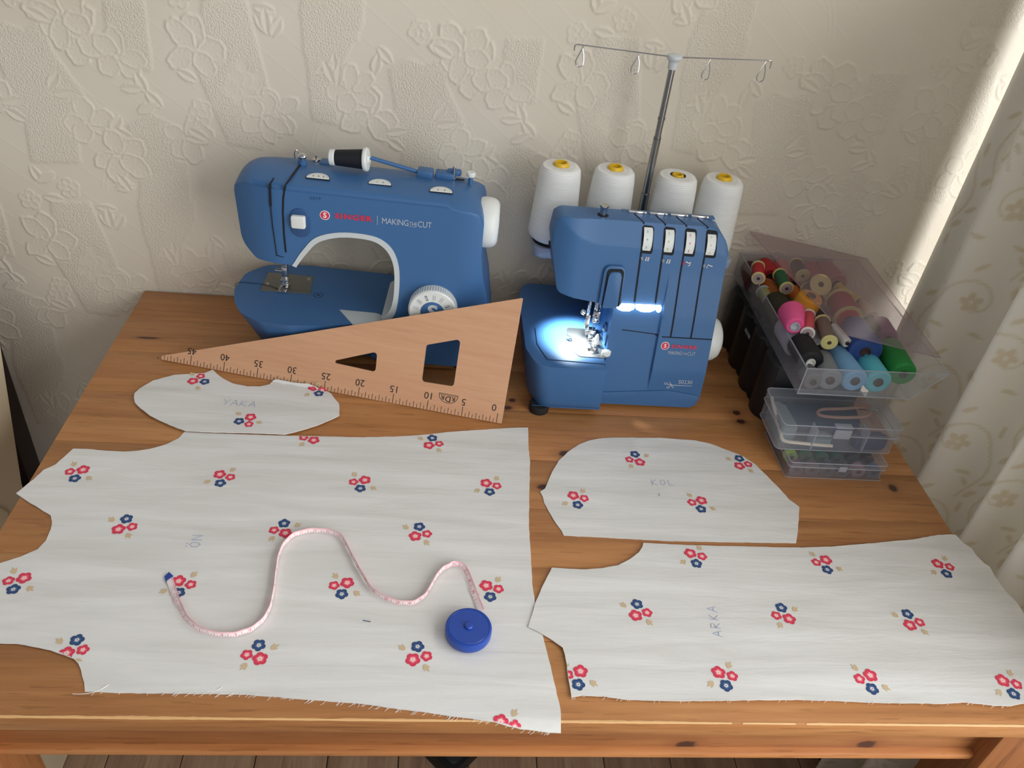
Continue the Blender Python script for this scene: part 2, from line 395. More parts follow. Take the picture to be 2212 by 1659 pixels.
def wall_relief(X, Z):
    H = np.zeros(X.shape); W = np.zeros(X.shape); rng = np.random.RandomState(3)
    x0, x1, z0, z1 = X.min(), X.max(), Z.min(), Z.max(); step = X[0, 1]-X[0, 0]
    def window(cx, cz, r):
        i0, i1 = int((cx-r-x0)/step), int((cx+r-x0)/step)+2; j0, j1 = int((cz-r-z0)/step), int((cz+r-z0)/step)+2
        return slice(max(j0, 0), max(j1, 0)), slice(max(i0, 0), max(i1, 0))
    for poly in WEAVE:                                   # rough woven areas
        P = np.array(poly)/1000.; c_ = P.mean(0)
        for cx, cz in lattice(c_[0], c_[1], x0-.2, x1+.2, z0-.2, z1+.2):
            Q = P-c_+[cx, cz]; s = window(cx, cz, .16); xx, zz = X[s], Z[s]
            if xx.size == 0: continue
            ins = np.zeros(xx.shape, bool)
            for (ax, az), (bx, bz) in zip(Q, np.roll(Q, -1, 0)):
                ins ^= ((az > zz) != (bz > zz)) & (xx < (bx-ax)*(zz-az)/(bz-az+1e-12)+ax)
            W[s] = np.where(ins, 1., W[s])
    # thin raised lines: a leaning lattice and wide fans, only on the smooth parts
    u = (X*.80+Z*1.0) % .0455; H += np.where(W < .5, .00028*np.exp(-((u-.02)/.0011)**2), 0)
    for fx, fz in ((.09, .16), (.40, .25)):
        for cx, cz in lattice(fx, fz, x0-.3, x1+.3, z0-.3, z1+.3):
            r = np.hypot(X-cx, (Z-cz)*1.1)
            a = (Z > cz+.01)
            for rr in (.118, .124): H += np.where(a & (W < .5), .00032*np.exp(-((r-rr)/.0012)**2), 0)
    def petal(s, cx, cz, ang, off, a, b, amp, wob):
        xx, zz = X[s]-cx, Z[s]-cz
        ca, sa = math.cos(ang), math.sin(ang); px, pz = xx*ca+zz*sa-off, -xx*sa+zz*ca
        th = np.arctan2(pz/b, px/a); rho = np.hypot(px/a, pz/b)/(1+wob*np.sin(5*th+cx*90)+wob*.6*np.sin(9*th))
        ins = rho < 1.12
        h = amp*(.30+.25*rho**2+.75*np.exp(-((rho-.93)/.065)**2))*(1/(1+np.exp((rho-1.04)/.03)))+amp*.12*np.cos(th*9)*(rho < .75)*(rho > .3)
        H[s] = np.where(ins, h, H[s]); W[s] = np.where(ins, 0, W[s])
    def leaf(s, cx, cz, ang, L, B, amp):
        xx, zz = X[s]-cx, Z[s]-cz
        ca, sa = math.cos(ang), math.sin(ang); px, pz = (xx*ca+zz*sa)/L, (-xx*sa+zz*ca)/B
        w = np.clip(1-px**2, 0, 1); rho = np.abs(pz)/(w+1e-6)
        ins = (np.abs(px) < 1) & (rho < 1.05)
        h = amp*(.35+.6*np.exp(-((rho-.85)/.2)**2)-.6*np.exp(-(pz/.16)**2)+.25)*np.clip((1-np.abs(px))*6, 0, 1)
        H[s] = np.where(ins, h, H[s]); W[s] = np.where(ins, 0, W[s])
    for k, (kind, mx, mz) in enumerate(WALL_MOTIFS):
        for cx, cz in lattice(mx/1000., mz/1000., x0-.05, x1+.05, z0-.05, z1+.05):
            s = window(cx, cz, .062)
            if X[s].size == 0: continue
            if kind in ('big', 'lily', 'flat'):
                sc_ = {'big': 1.0, 'lily': .86, 'flat': .55}[kind]; amp = {'big': .00150, 'lily': .00135, 'flat': .0007}[kind]
                for q in range(5):
                    petal(s, cx, cz, q*2*PI/5+k*.7+.3*math.sin(q*2.1+k), .0225*sc_, .0205*sc_*(1+.14*math.sin(k+q)), .0150*sc_*(1+.15*math.cos(2*k+q)), amp, .05)
                petal(s, cx, cz, 0, 0, .005, .005, amp*1.1, .0)
            elif kind == 'small':
                for q in range(5): petal(s, cx, cz, q*2*PI/5+k, .0095, .0066, .0066, .0013, .03)
            else:
                leaf(s, cx, cz, .9+k*.35, .0165, .0072, .0014)
                if kind == 'leaf2': leaf(s, cx+.014*math.cos(k*.35+2.3), cz+.014*math.sin(k*.35+2.3)-.006, 2.0+k*.4, .0165, .0072, .0014)
    return H, W
def build_wall():
    x0, x1, z0, z1, st = -.36, 1.40, -.30, .62, .00165
    nx, nz = int((x1-x0)/st), int((z1-z0)/st)
    X, Z = np.meshgrid(x0+np.arange(nx)*st, z0+np.arange(nz)*st)
    H, W = wall_relief(X, Z)
    K = np.array([.25, .5, .25])
    for _ in range(0):
        H = np.apply_along_axis(lambda r: np.convolve(r, K, 'same'), 0, H); H = np.apply_along_axis(lambda r: np.convolve(r, K, 'same'), 1, H)
    for _ in range(2):
        W = np.apply_along_axis(lambda r: np.convolve(r, K, 'same'), 0, W); W = np.apply_along_axis(lambda r: np.convolve(r, K, 'same'), 1, W)
    H[0, :] = H[-1, :] = 0; H[:, 0] = H[:, -1] = 0
    co = np.stack([X, -H, Z], -1).reshape(-1, 3)
    idx = np.arange(nx*nz).reshape(nz, nx)
    quads = np.stack([idx[:-1, :-1], idx[:-1, 1:], idx[1:, 1:], idx[1:, :-1]], -1).reshape(-1, 4)
    xe, ze = X.max(), Z.max()
    big = np.array([(-1.6, 0, -.74), (1.42, 0, -.74), (1.42, 0, 1.8), (-1.6, 0, 1.8), (x0, 0, z0), (xe, 0, z0), (xe, 0, ze), (x0, 0, ze)], float)
    n0 = len(co); co = np.concatenate([co, big])
    ring = np.array([(0, 1, 5, 4), (1, 2, 6, 5), (2, 3, 7, 6), (3, 0, 4, 7)])+n0
    quads = np.concatenate([quads, ring])
    me = bpy.data.meshes.new('wall_back')
    me.vertices.add(len(co)); me.vertices.foreach_set('co', co.ravel())
    me.loops.add(quads.size); me.loops.foreach_set('vertex_index', quads.ravel().astype(np.int32))
    me.polygons.add(len(quads)); me.polygons.foreach_set('loop_start', np.arange(0, quads.size, 4, dtype=np.int32))
    me.polygons.foreach_set('use_smooth', np.ones(len(quads), bool))
    me.update(calc_edges=True)
    at = me.attributes.new('weave', 'FLOAT', 'POINT'); at.data.foreach_set('value', np.concatenate([W.ravel(), np.zeros(8)]).astype(np.float32))
    m = mat('embossed_wallpaper', lin(214, 203, 184), .72, spec=.25); t = NT(m)
    a = t.n('ShaderNodeAttribute', attribute_name='weave')
    v1 = t.coords((480, 480, 300)); v2 = t.coords((260, 260, 560))
    ht = t.math('ADD', t.noise(v1, 1., 1), t.math('MULTIPLY', t.noise(v2, 1., 1), .7))
    t.bump(t.math('MULTIPLY', ht, t.math('MULTIPLY_ADD', a.outputs['Fac'], .96, .04)), .8, .0016)
    cn = t.noise(t.coords((3, 3, 3)), 1., 2)
    t.l(t.ramp(cn, [(.3, lin(210, 199, 181)), (.7, lin(219, 211, 195))]), t.p.inputs['Base Color'])
    me.materials.append(m)
    o = bpy.data.objects.new('wall_back', me); C.objects.link(o); tag(o, kind='structure', label='cream wall papered with embossed flowers and leaves behind the table')
build_wall()
M['paint'] = mat('wall_paint', lin(222, 216, 204), .8)
w = MB()                                                                # right-hand wall round the window opening
w.box((1.41, -.05, .53), (.06, .10, 2.54)); w.box((1.41, -1.2, -.42), (.06, 2.2, .64)); w.box((1.41, -1.2, 1.58), (.06, 2.2, .44)); w.box((1.41, -2.65, .53), (.06, .70, 2.54))
tag(w.build('wall_right', M['paint'], smooth=False), 'pale wall with the window opening behind the curtain', kind='structure')

# ---------------------------------------------------------------- floor: laminate planks
M['plank'] = wood('laminate_plank', lin(176, 148, 122), lin(154, 124, 100), lin(118, 92, 74), 1, (), .4)
M['sub'] = mat('floor_joint', lin(40, 30, 25), .9)
fl = MB(); fl.box((0, -1.2, -.754), (4.2, 2.6, .02)); fl = tag(fl.build('floor', M['sub'], smooth=False), 'brown laminate floor under the table', kind='structure')
pm = None
for i in range(22):
    for j in range(2):
        if pm is None:
            q = MB(); q.box((0, 0, 0), (.1265, 1.196, .008), .0012, seg=1); pm = q.mesh('floor_plank', M['plank'], False)
        o = bpy.data.objects.new('floor_plank', pm); C.objects.link(o); o.parent = fl; o.location = (-.9+i*.128, -.42-1.2*j+(.27 if i % 2 else -.18), -.740)

# ---------------------------------------------------------------- the pine table
table = thing('pine_table', 'honey-coloured pine table holding the machines and the cut cloth', 'table', (0, 0, -.74))
def tpart(mb, name, m, **k): return mb.build(name, m, table, T=T3(0, 0, .74), **k)
W_T, D_T = 1.149, .747
edges = [-.747, -.655, -.556, -.462, -.372, -.268, -.173, -.086, -.004]
for i, (a, b) in enumerate(zip(edges, edges[1:])):
    q = MB(); q.box((W_T/2, (a+b)/2, -.0115), (W_T, b-a-.0003, .023), .0016 if i in (0, 7) else .0004, seg=2)
    tpart(q, 'tabletop_board', M['pine'])
q = MB(); rn = random.Random(5); st_ = .0055; prev = None                  # varnish worn off the front arris
for i in range(int(W_T/st_)):
    x = i*st_; w_ = max(0., .55+1.5*noise.noise(Vector((x*7, 2.3, 0)))+.7*noise.noise(Vector((x*45, 5.1, 0))))
    up = w_*.0011*rn.uniform(.6, 1.2); dn = w_*.0007*rn.uniform(.4, 1.2)
    cur = [(x, -.7472, -.0008-dn), (x, -.7462, .0002), (x, -.7462+up, .00025)]
    if prev and w_ > .12: q.add(prev+cur, [(0, 3, 4, 1), (1, 4, 5, 2)])
    prev = cur
tag(tpart(q, 'worn_edge', M['wear'], smooth=False), 'pale worn front edge of the tabletop')
q = MB(); q.box((W_T/2, -.711, -.060), (1.03, .022, .074), .001); tpart(q, 'front_apron', M['pine_apron'])
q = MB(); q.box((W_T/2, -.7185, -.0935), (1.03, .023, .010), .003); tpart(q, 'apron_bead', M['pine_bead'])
for sx in (.075, W_T-.075):
    q = MB(); q.box((sx-.015 if sx < .5 else sx+.015, -.37, -.060), (.022, .62, .074), .001); tpart(q, 'side_apron', M['pine_apron'])
q = MB(); q.box((W_T/2, -.04, -.060), (1.03, .022, .074), .001); tpart(q, 'back_apron', M['pine_apron'])
for lx in (.0305, W_T-.0305):
    for ly in (-.711, -.040):
        q = MB(); q.box((lx, ly, -.3815), (.061, .061, .717), .003); tpart(q, 'leg', M['pine_leg'])

# ---------------------------------------------------------------- curtain on the right: a woven scroll pattern on hanging folds
def build_curtain():
    ys = [-.024, -.045, -.078, -.112, -.172, -.200, -.248, -.318, -.350, -.385, -.438, -.470, -.528, -.575, -.645, -.70, -.78]
    xs = [1.268, 1.262, 1.272, 1.258, 1.208, 1.262, 1.300, 1.200, 1.262, 1.300, 1.205, 1.285, 1.196, 1.290, 1.190, 1.285, 1.20]
    path = catmull([(x, y) for x, y in zip(xs, ys)], 16)
    d = [0.]
    for a, b in zip(path, path[1:]): d.append(d[-1]+(b-a).length)
    n = int(d[-1]/.003); s = np.linspace(0, d[-1], n)
    px = np.interp(s, d, [p_.x for p_ in path]); py = np.interp(s, d, [p_.y for p_ in path])
    zs = np.arange(-.72, .75, .0034); nz = len(zs)
    S, Z = np.meshgrid(s, zs)
    rip = .004*np.sin(Z*5+S*9)*np.clip((.3-Z), 0, 1)
    co = np.stack([np.broadcast_to(px, S.shape)+rip, np.broadcast_to(py, S.shape)+rip*.5, Z], -1).reshape(-1, 3)
    P = np.zeros(S.shape)
    def seg(cx, cz, pts, wd, v):
        pts = np.array(pts)+[cx, cz]
        lo, hi = pts.min(0)-.01, pts.max(0)+.01
        i0, i1 = np.searchsorted(s, [lo[0], hi[0]]); j0, j1 = np.searchsorted(zs, [lo[1], hi[1]])
        if i1 <= i0 or j1 <= j0: return
        xx, zz = S[j0:j1, i0:i1], Z[j0:j1, i0:i1]; dm = np.full(xx.shape, 9.)
        for (ax, az), (bx, bz) in zip(pts, pts[1:]):
            L2 = (bx-ax)**2+(bz-az)**2+1e-12; t_ = np.clip(((xx-ax)*(bx-ax)+(zz-az)*(bz-az))/L2, 0, 1)
            dm = np.minimum(dm, np.hypot(xx-ax-t_*(bx-ax), zz-az-t_*(bz-az)))
        P[j0:j1, i0:i1] = np.maximum(P[j0:j1, i0:i1], v*np.clip((wd-dm)/.0016+.5, 0, 1))
    def blob(cx, cz, a, b, ang, v):
        r = max(a, b)*1.3; i0, i1 = np.searchsorted(s, [cx-r, cx+r]); j0, j1 = np.searchsorted(zs, [cz-r, cz+r])
        if i1 <= i0 or j1 <= j0: return
        xx, zz = S[j0:j1, i0:i1]-cx, Z[j0:j1, i0:i1]-cz
        u, w_ = xx*math.cos(ang)+zz*math.sin(ang), -xx*math.sin(ang)+zz*math.cos(ang)
        rho = np.hypot(u/a, w_/b)
        P[j0:j1, i0:i1] = np.maximum(P[j0:j1, i0:i1], v*np.clip((1-rho)*4, 0, 1))
    k = 0
    for gx in np.arange(-.02, d[-1]+.1, .118):
        k += 1
        for gz in np.arange(-.76+(k % 2)*.07, .8, .145):
            f = 1 if (k+int(gz*20)) % 2 else -1
            spir = [(f*.043*(1-q/34)*math.cos(.2*q), .043*(1-q/34)*math.sin(.2*q)) for q in range(0, 27)]
            seg(gx, gz, spir, .0019, .7)
            seg(gx, gz, [(f*(.043+.012*math.sin(q*.5)), -.012*q) for q in range(0, 9)], .0019, .7)
            for q in range(5): blob(gx+.0095*math.cos(q*2*PI/5+k), gz+.0095*math.sin(q*2*PI/5+k), .0082, .006, q*2*PI/5+k, .85)
            for q, an in enumerate((.6, 1.7, 2.9, 4.1, 5.2)):
                blob(gx+.056*math.cos(an), gz+.056*math.sin(an), .0125, .0042, an+1.0*(-1)**q, .8)
            blob(gx+f*.05, gz-.085, .012, .005, .9, .8); blob(gx+f*.035, gz-.066, .010, .004, 2.2, .8)
    # a plain woven hem along the free edge by the wall
    P = np.where(S < .012, .22, P)
    idx = np.arange(S.size).reshape(S.shape)
    quads = np.stack([idx[:-1, :-1], idx[1:, :-1], idx[1:, 1:], idx[:-1, 1:]], -1).reshape(-1, 4)
    me = bpy.data.meshes.new('curtain'); me.vertices.add(len(co)); me.vertices.foreach_set('co', co.ravel())
    me.loops.add(quads.size); me.loops.foreach_set('vertex_index', quads.ravel().astype(np.int32))
    me.polygons.add(len(quads)); me.polygons.foreach_set('loop_start', np.arange(0, quads.size, 4, dtype=np.int32))
    me.polygons.foreach_set('use_smooth', np.ones(len(quads), bool)); me.update(calc_edges=True)
    at = me.attributes.new('pattern', 'FLOAT', 'POINT'); at.data.foreach_set('value', P.ravel().astype(np.float32))
    m = mat('curtain_jacquard', lin(226, 220, 206), .8, spec=.2); t = NT(m)
    a = t.n('ShaderNodeAttribute', attribute_name='pattern')
    fn = t.noise(t.coords((500, 500, 900)), 1., 2)
    pf = t.math('MULTIPLY', a.outputs['Fac'], t.math('MULTIPLY_ADD', fn, .8, .45))
    col = t.mix(pf, lin(222, 217, 204), lin(202, 186, 154)); t.l(col, t.p.inputs['Base Color'])
    t.bump(t.math('ADD', a.outputs['Fac'], t.math('MULTIPLY', fn, .5)), .15, .0006)
    tl = t.n('ShaderNodeBsdfTranslucent'); t.l(col, tl.inputs[0])
    mx = t.n('ShaderNodeMixShader'); mx.inputs[0].default_value = .05
    out = t.t.nodes['Material Output']; t.l(t.p.outputs[0], mx.inputs[1]); t.l(tl.outputs[0], mx.inputs[2]); t.l(mx.outputs[0], out.inputs[0])
    me.materials.append(m)
    o = bpy.data.objects.new('curtain', me); C.objects.link(o)
    tag(o, 'cream curtain woven with beige scrolling flowers, hanging in folds at the table end', 'curtain')
build_curtain()

# ---------------------------------------------------------------- left of the table: armchair, dark cabinet, black floral cushion
M['cream_fabric'] = mat('cream_upholstery', lin(206, 190, 160), .8)
M['dark_wood'] = mat('dark_brown_wood', lin(46, 32, 28), .5)
M['black_cloth'] = mat('black_cloth', lin(24, 22, 22), .9)
M['cream_flower'] = mat('cream_flower_print', lin(176, 160, 136), .9)
ch = thing('armchair', 'cream upholstered armchair at the left edge beside the table', 'armchair', (-.50, -.45, -.74))
pr = fillet([(-.52, -.72), (-.235, -.72), (-.232, -.22), (-.145, .10), (-.16, .16), (-.30, .16), (-.40, -.16), (-.86, -.20), (-.90, -.72)], [0, .02, .05, .04, .04, .04, .06, .06, .02])
YZ = Matrix(((0, 0, 1, 0), (1, 0, 0, 0), (0, 1, 0, 0), (0, 0, 0, 1)))
q = MB(); q.prism(pr, -.62, -.15, .03, T=T3(.50, .45, .74) @ YZ); q.build('seat_and_back', M['cream_fabric'], ch)
q = MB(); q.prism(fillet([(-.24, -.73), (-.90, -.73), (-.90, -.215), (-.30, -.185)], .03), -.16, -.135, .012, T=T3(.50, .45, .74) @ YZ); q.build('side_panel', M['cream_fabric'], ch)
cb = thing('dark_cabinet', 'dark brown cabinet standing against the wall behind the armchair', 'cabinet', (-.50, -.03, -.74))
q = MB(); q.box((0, 0, .45), (.50, .05, .90), .004); q.build('carcass', M['dark_wood'], cb)
q = MB(); q.box((-.13, -.028, .45), (.235, .012, .86), .003); q.box((.117, -.028, .45), (.235, .012, .86), .003); q.build('door', M['dark_wood'], cb)
cu = thing('floral_cushion', 'black cushion printed with cream flowers, low between armchair and wall', 'cushion', (-.225, -.125, -.74))
b = bmesh.new(); bmesh.ops.create_uvsphere(b, u_segments=32, v_segments=16, radius=1)
for v in b.verts:
    s_ = lambda a: math.copysign(abs(a)**.55, a)
    v.co = Vector((s_(v.co.x)*.12, s_(v.co.y)*.055, s_(v.co.z)*.18+.18))
q = MB(); q.bm(b); q.build('cover', M['black_cloth'], cu)
q = MB(); rn = random.Random(2)
for k in range(18):
    a0 = rn.uniform(0, PI); fx, fz = rn.uniform(-.10, .10), rn.uniform(.05, .33)
    for i in range(5):
        c_ = Vector((fx+.011*math.cos(a0+i*1.257), -.0575, fz+.011*math.sin(a0+i*1.257)))
        q.lathe([(0, .0004), (.009, .0002), (.010, 0)], 10, T=T3(*c_) @ R(90, 'X'))
tag(q.build('flower_print', M['cream_flower'], cu), kind='stuff')
pd = thing('foot_pedal', 'black pedal on the floor under the table, one corner showing', 'pedal', (.548, -.355, -.736), math.radians(45))
q = MB(); q.prism(fillet([(-.06, -.05), (.045, -.05), (.045, .05), (-.06, .05)], .008), 0, .032, .006); q.build('pedal_body', M['black'], pd)
q = MB(); q.prism(fillet([(-.05, -.042), (.037, -.042), (.037, .042), (-.05, .042)], .008), .032, .040, .003); q.build('pedal_plate', M['rubber'], pd)
q = MB(); q.tube(catmull([(1.25, -.05, -.733), (1.262, -.25, -.733), (1.255, -.39, -.733), (1.29, -.50, -.733), (1.36, -.60, -.733)], 8), .003, 6)
tag(q.build('power_cable', M['black']), 'thin black cable lying on the floor under the table', 'cable')

# ---------------------------------------------------------------- cut cloth pieces (outlines in millimetres on the table top)
COLLAR_PTS = [(70, -285),(68, -275),(72, -262),(84, -244),(107, -230),(130, -225),(147, -222),(152, -217),(157, -212),(163, -220),(176, -232),(191, -242),(212, -247),(229, -246),(241, -240),(246, -226),(251, -223),(261, -225),(275, -228),(291, -230),(297, -229),(307, -235),(319, -244),(328, -254),(335, -266),(342, -275),(344, -286),(346, -302),(337, -310),(324, -321),(308, -332),(295, -339),(280, -346),(246, -346),(213, -347),(183, -348),(155, -348),(142, -343),(121, -332),(101, -320),(85, -306),(74, -294)]
COLLAR_FLOWERS = []
FRONT_PTS = [(152, -347),(148, -360),(137, -372),(124, -381),(108, -387),(90, -390),(71, -390),(45, -388),(29, -388),(25, -400),(19, -417),(9, -428),(4, -444),(-6, -468),(16, -483),(34, -494),(45, -501),(50, -510),(53, -522),(54, -538),(50, -551),(38, -562),(21, -572),(8, -581),(1, -593),(4, -617),(16, -645),(38, -663),(62, -671),(78, -671),(94, -674),(112, -678),(126, -683),(137, -687),(143, -692),(148, -699),(155, -712),(159, -721),(189, -722),(226, -722),(296, -722),(319, -723),(344, -725),(381, -728),(413, -730),(434, -733),(453, -736),(480, -739),(503, -743),(521, -745),(535, -747),(546, -748),(558, -751),(570, -753),(590, -755),(609, -756),(609, -746),(610, -734),(608, -718),(605, -695),(604, -686),(602, -670),(599, -650),(596, -627),(594, -605),(593, -582),(594, -533),(595, -488),(600, -426),(604, -377),(604, -343),(606, -307),(576, -310),(548, -315),(499, -323),(460, -332),(423, -338),(376, -343),(326, -344),(280, -346),(212, -347)]
FRONT_FLOWERS = [(48, -431, 'B'), (220, -430, 'A'), (386, -430, 'B'), (550, -427, 'A'), (130, -512, 'D'), (304, -511, 'C'), (464, -509, 'D'), (47, -597, 'B'), (215, -596, 'A'), (382, -593, 'B'), (546, -591, 'A'), (134, -675, 'D'), (307, -677, 'C'), (469, -675, 'D'), (313, -347, 'C'), (475, -347, 'D'), (556, -754, 'A')]
SLEEVE_PTS = [(613, -433),(620, -427),(627, -408),(634, -391),(643, -373),(657, -355),(673, -339),(691, -328),(710, -322),(734, -319),(759, -318),(798, -316),(819, -317),(844, -318),(868, -325),(888, -337),(906, -348),(919, -364),(931, -391),(939, -410),(945, -429),(955, -442),(942, -476),(929, -506),(842, -508),(759, -509),(695, -507),(636, -506),(634, -498),(626, -480),(621, -466),(617, -452),(616, -441)]
SLEEVE_FLOWERS = [(749, -363, 'C'), (900, -362, 'D'), (661, -444, 'A'), (818, -445, 'B')]
BACK_PTS = [(584, -640),(595, -605),(603, -587),(610, -573),(617, -558),(636, -559),(656, -559),(677, -556),(696, -551),(711, -542),(724, -531),(730, -522),(733, -515),(766, -516),(821, -516),(877, -515),(934, -514),(973, -511),(998, -508),(1047, -501),(1087, -495),(1125, -486),(1144, -484),(1150, -485),(1153, -498),(1160, -507),(1161, -520),(1165, -531),(1170, -535),(1168, -551),(1169, -563),(1171, -578),(1175, -590),(1174, -606),(1174, -634),(1161, -671),(1139, -705),(1118, -722),(1105, -723),(1088, -726),(1071, -726),(1055, -724),(1036, -722),(1018, -724),(990, -724),(944, -724),(914, -723),(882, -722),(855, -722),(810, -723),(775, -724),(740, -725),(693, -725),(673, -724),(656, -721),(634, -720),(622, -722),(622, -714),(621, -700),(621, -685),(620, -673),(619, -665),(608, -655),(595, -646)]
BACK_FLOWERS = [(793, -536, 'A'), (951, -540, 'B'), (1106, -541, 'A'), (710, -616, 'D'), (875, -616, 'C'), (1027, -621, 'D'), (629, -699, 'B'), (786, -698, 'A'), (941, -699, 'B'), (1100, -703, 'A')]
TAPE_PTS = [(197, -590), (204, -603), (210, -614), (218, -626), (230, -642), (247, -654), (266, -659), (282, -659), (297, -653), (307, -642), (312, -626), (312, -602), (310, -577), (309, -554), (312, -537), (321, -523), (338, -516), (356, -516), (373, -523), (382, -538), (392, -558), (404, -580), (416, -599), (432, -610), (447, -615), (462, -614), (474, -603), (481, -587), (488, -572), (497, -563), (506, -560), (514, -565), (519, -580), (524, -599), (531, -622)]
RUL_O = Vector((.569, -.301, 0.)); RUL_A = .22001; RUL_TH = math.radians(62.5)
RU = Vector((-math.cos(RUL_A), math.sin(RUL_A), 0)); RN = Vector((math.sin(RUL_A), math.cos(RUL_A), 0))     # along the scale / away from the viewer
RV = RN*math.cos(RUL_TH)+Vector((0, 0, math.sin(RUL_TH)))                    # up the leaning ruler
RF = -RN*math.sin(RUL_TH)+Vector((0, 0, math.cos(RUL_TH)))                   # its face towards the viewer
def cloth_h(x, y, seed):
    n1 = noise.noise(Vector((x*4.5+seed, y*34, seed)))
    n2 = noise.noise(Vector((x*13, y*75+seed, 3.)))
    n3 = noise.noise(Vector((x*5, y*6, seed+9.)))
    return .0011*n1+.00035*n2+.0009*n3
def drape(x, y, z0, seed, over_ruler):
    z = z0+.0014+cloth_h(x, y, seed)
    if x > W_T: z -= (x-W_T)**2*2.2
    if y < -D_T: z -= (-D_T-y)*.55+(-D_T-y)**2*8
    p_ = Vector((x, y, z))
    if over_ruler:
        s_ = (p_-RUL_O).dot(RN)+.0035
        if s_ > 0:
            base = p_-RN*s_; base.z = 0
            w_ = min(1., s_/.004)
            q_ = base+RV*(.64*s_)+RF*.0018
            p_ = q_*w_+p_*(1-w_)
    return p_
def inside(poly, x, y):
    c_ = False; j = len(poly)-1
    for i in range(len(poly)):
        (xi, yi), (xj, yj) = poly[i], poly[j]
        if (yi > y) != (yj > y) and x < (xj-xi)*(y-yi)/(yj-yi)+xi: c_ = not c_
        j = i
    return c_
def densify(pts, step):
    out = []
    for a, b in zip(pts, pts[1:]+pts[:1]):
        a, b = Vector(a), Vector(b); n = max(1, int((b-a).length/step))
        out += [a.lerp(b, i/n) for i in range(n)]
    return out
def cloth_piece(name, label, pts, seed, z0=0., over_ruler=False, step=.0055):
    poly = [(x/1000., y/1000.) for x, y in pts]; rim = densify(poly, step)
    rn = random.Random(seed)
    rim = [p_+Vector((rn.uniform(-.0003, .0003), rn.uniform(-.0003, .0003))) for p_ in rim]
    vs = list(rim); n = len(rim); es = [(i, (i+1) % n) for i in range(n)]
    x0, x1 = min(p_.x for p_ in rim), max(p_.x for p_ in rim); y0, y1 = min(p_.y for p_ in rim), max(p_.y for p_ in rim)
    rp = [tuple(p_) for p_ in rim]; y = y0+step*.5; row = 0
    while y < y1:
        xs_ = sorted(a[0]+(y-a[1])*(b_[0]-a[0])/(b_[1]-a[1]) for a, b_ in zip(rp, rp[1:]+rp[:1]) if (a[1] > y) != (b_[1] > y))
        for a, b_ in zip(xs_[::2], xs_[1::2]):
            x = a+step*(.5+.5*(row % 2))
            while x < b_-step*.45: vs.append(Vector((x, y))); x += step*1.25
        y += step; row += 1
    V, E_, F_, *_ = delaunay_2d_cdt(vs, es, [], 1, 1e-6)
    top = [drape(v.x, v.y, z0, seed, over_ruler) for v in V]
    q = MB(); q.add(top, F_)
    b = bmesh.new()
    bv = [b.verts.new(v) for v in top]
    for f in F_: b.faces.new([bv[i] for i in f])
    ed = [e_ for e_ in b.edges if e_.is_boundary]
    r = bmesh.ops.extrude_edge_only(b, edges=ed)
    for v in r['geom']:
        if isinstance(v, bmesh.types.BMVert): v.co.z = max(v.co.z-.0009, z0+.0002) if (v.co.x < W_T and v.co.y > -D_T) else v.co.z-.0009
    q = MB(); q.bm(b); o = q.build(name, M['cloth'], angle=60)
    tag(o, label, 'fabric piece', 'cut cloth pattern pieces')
    return o, poly
FLOWER = [('r', (0, 0), .0054), ('r', (.0099, -.0031), .0043), ('n', (.0030, -.0112), .0049)]
LEAVES = [((.0088, .0048), .95, .0082), ((-.0068, -.0088), 3.75, .0082)]
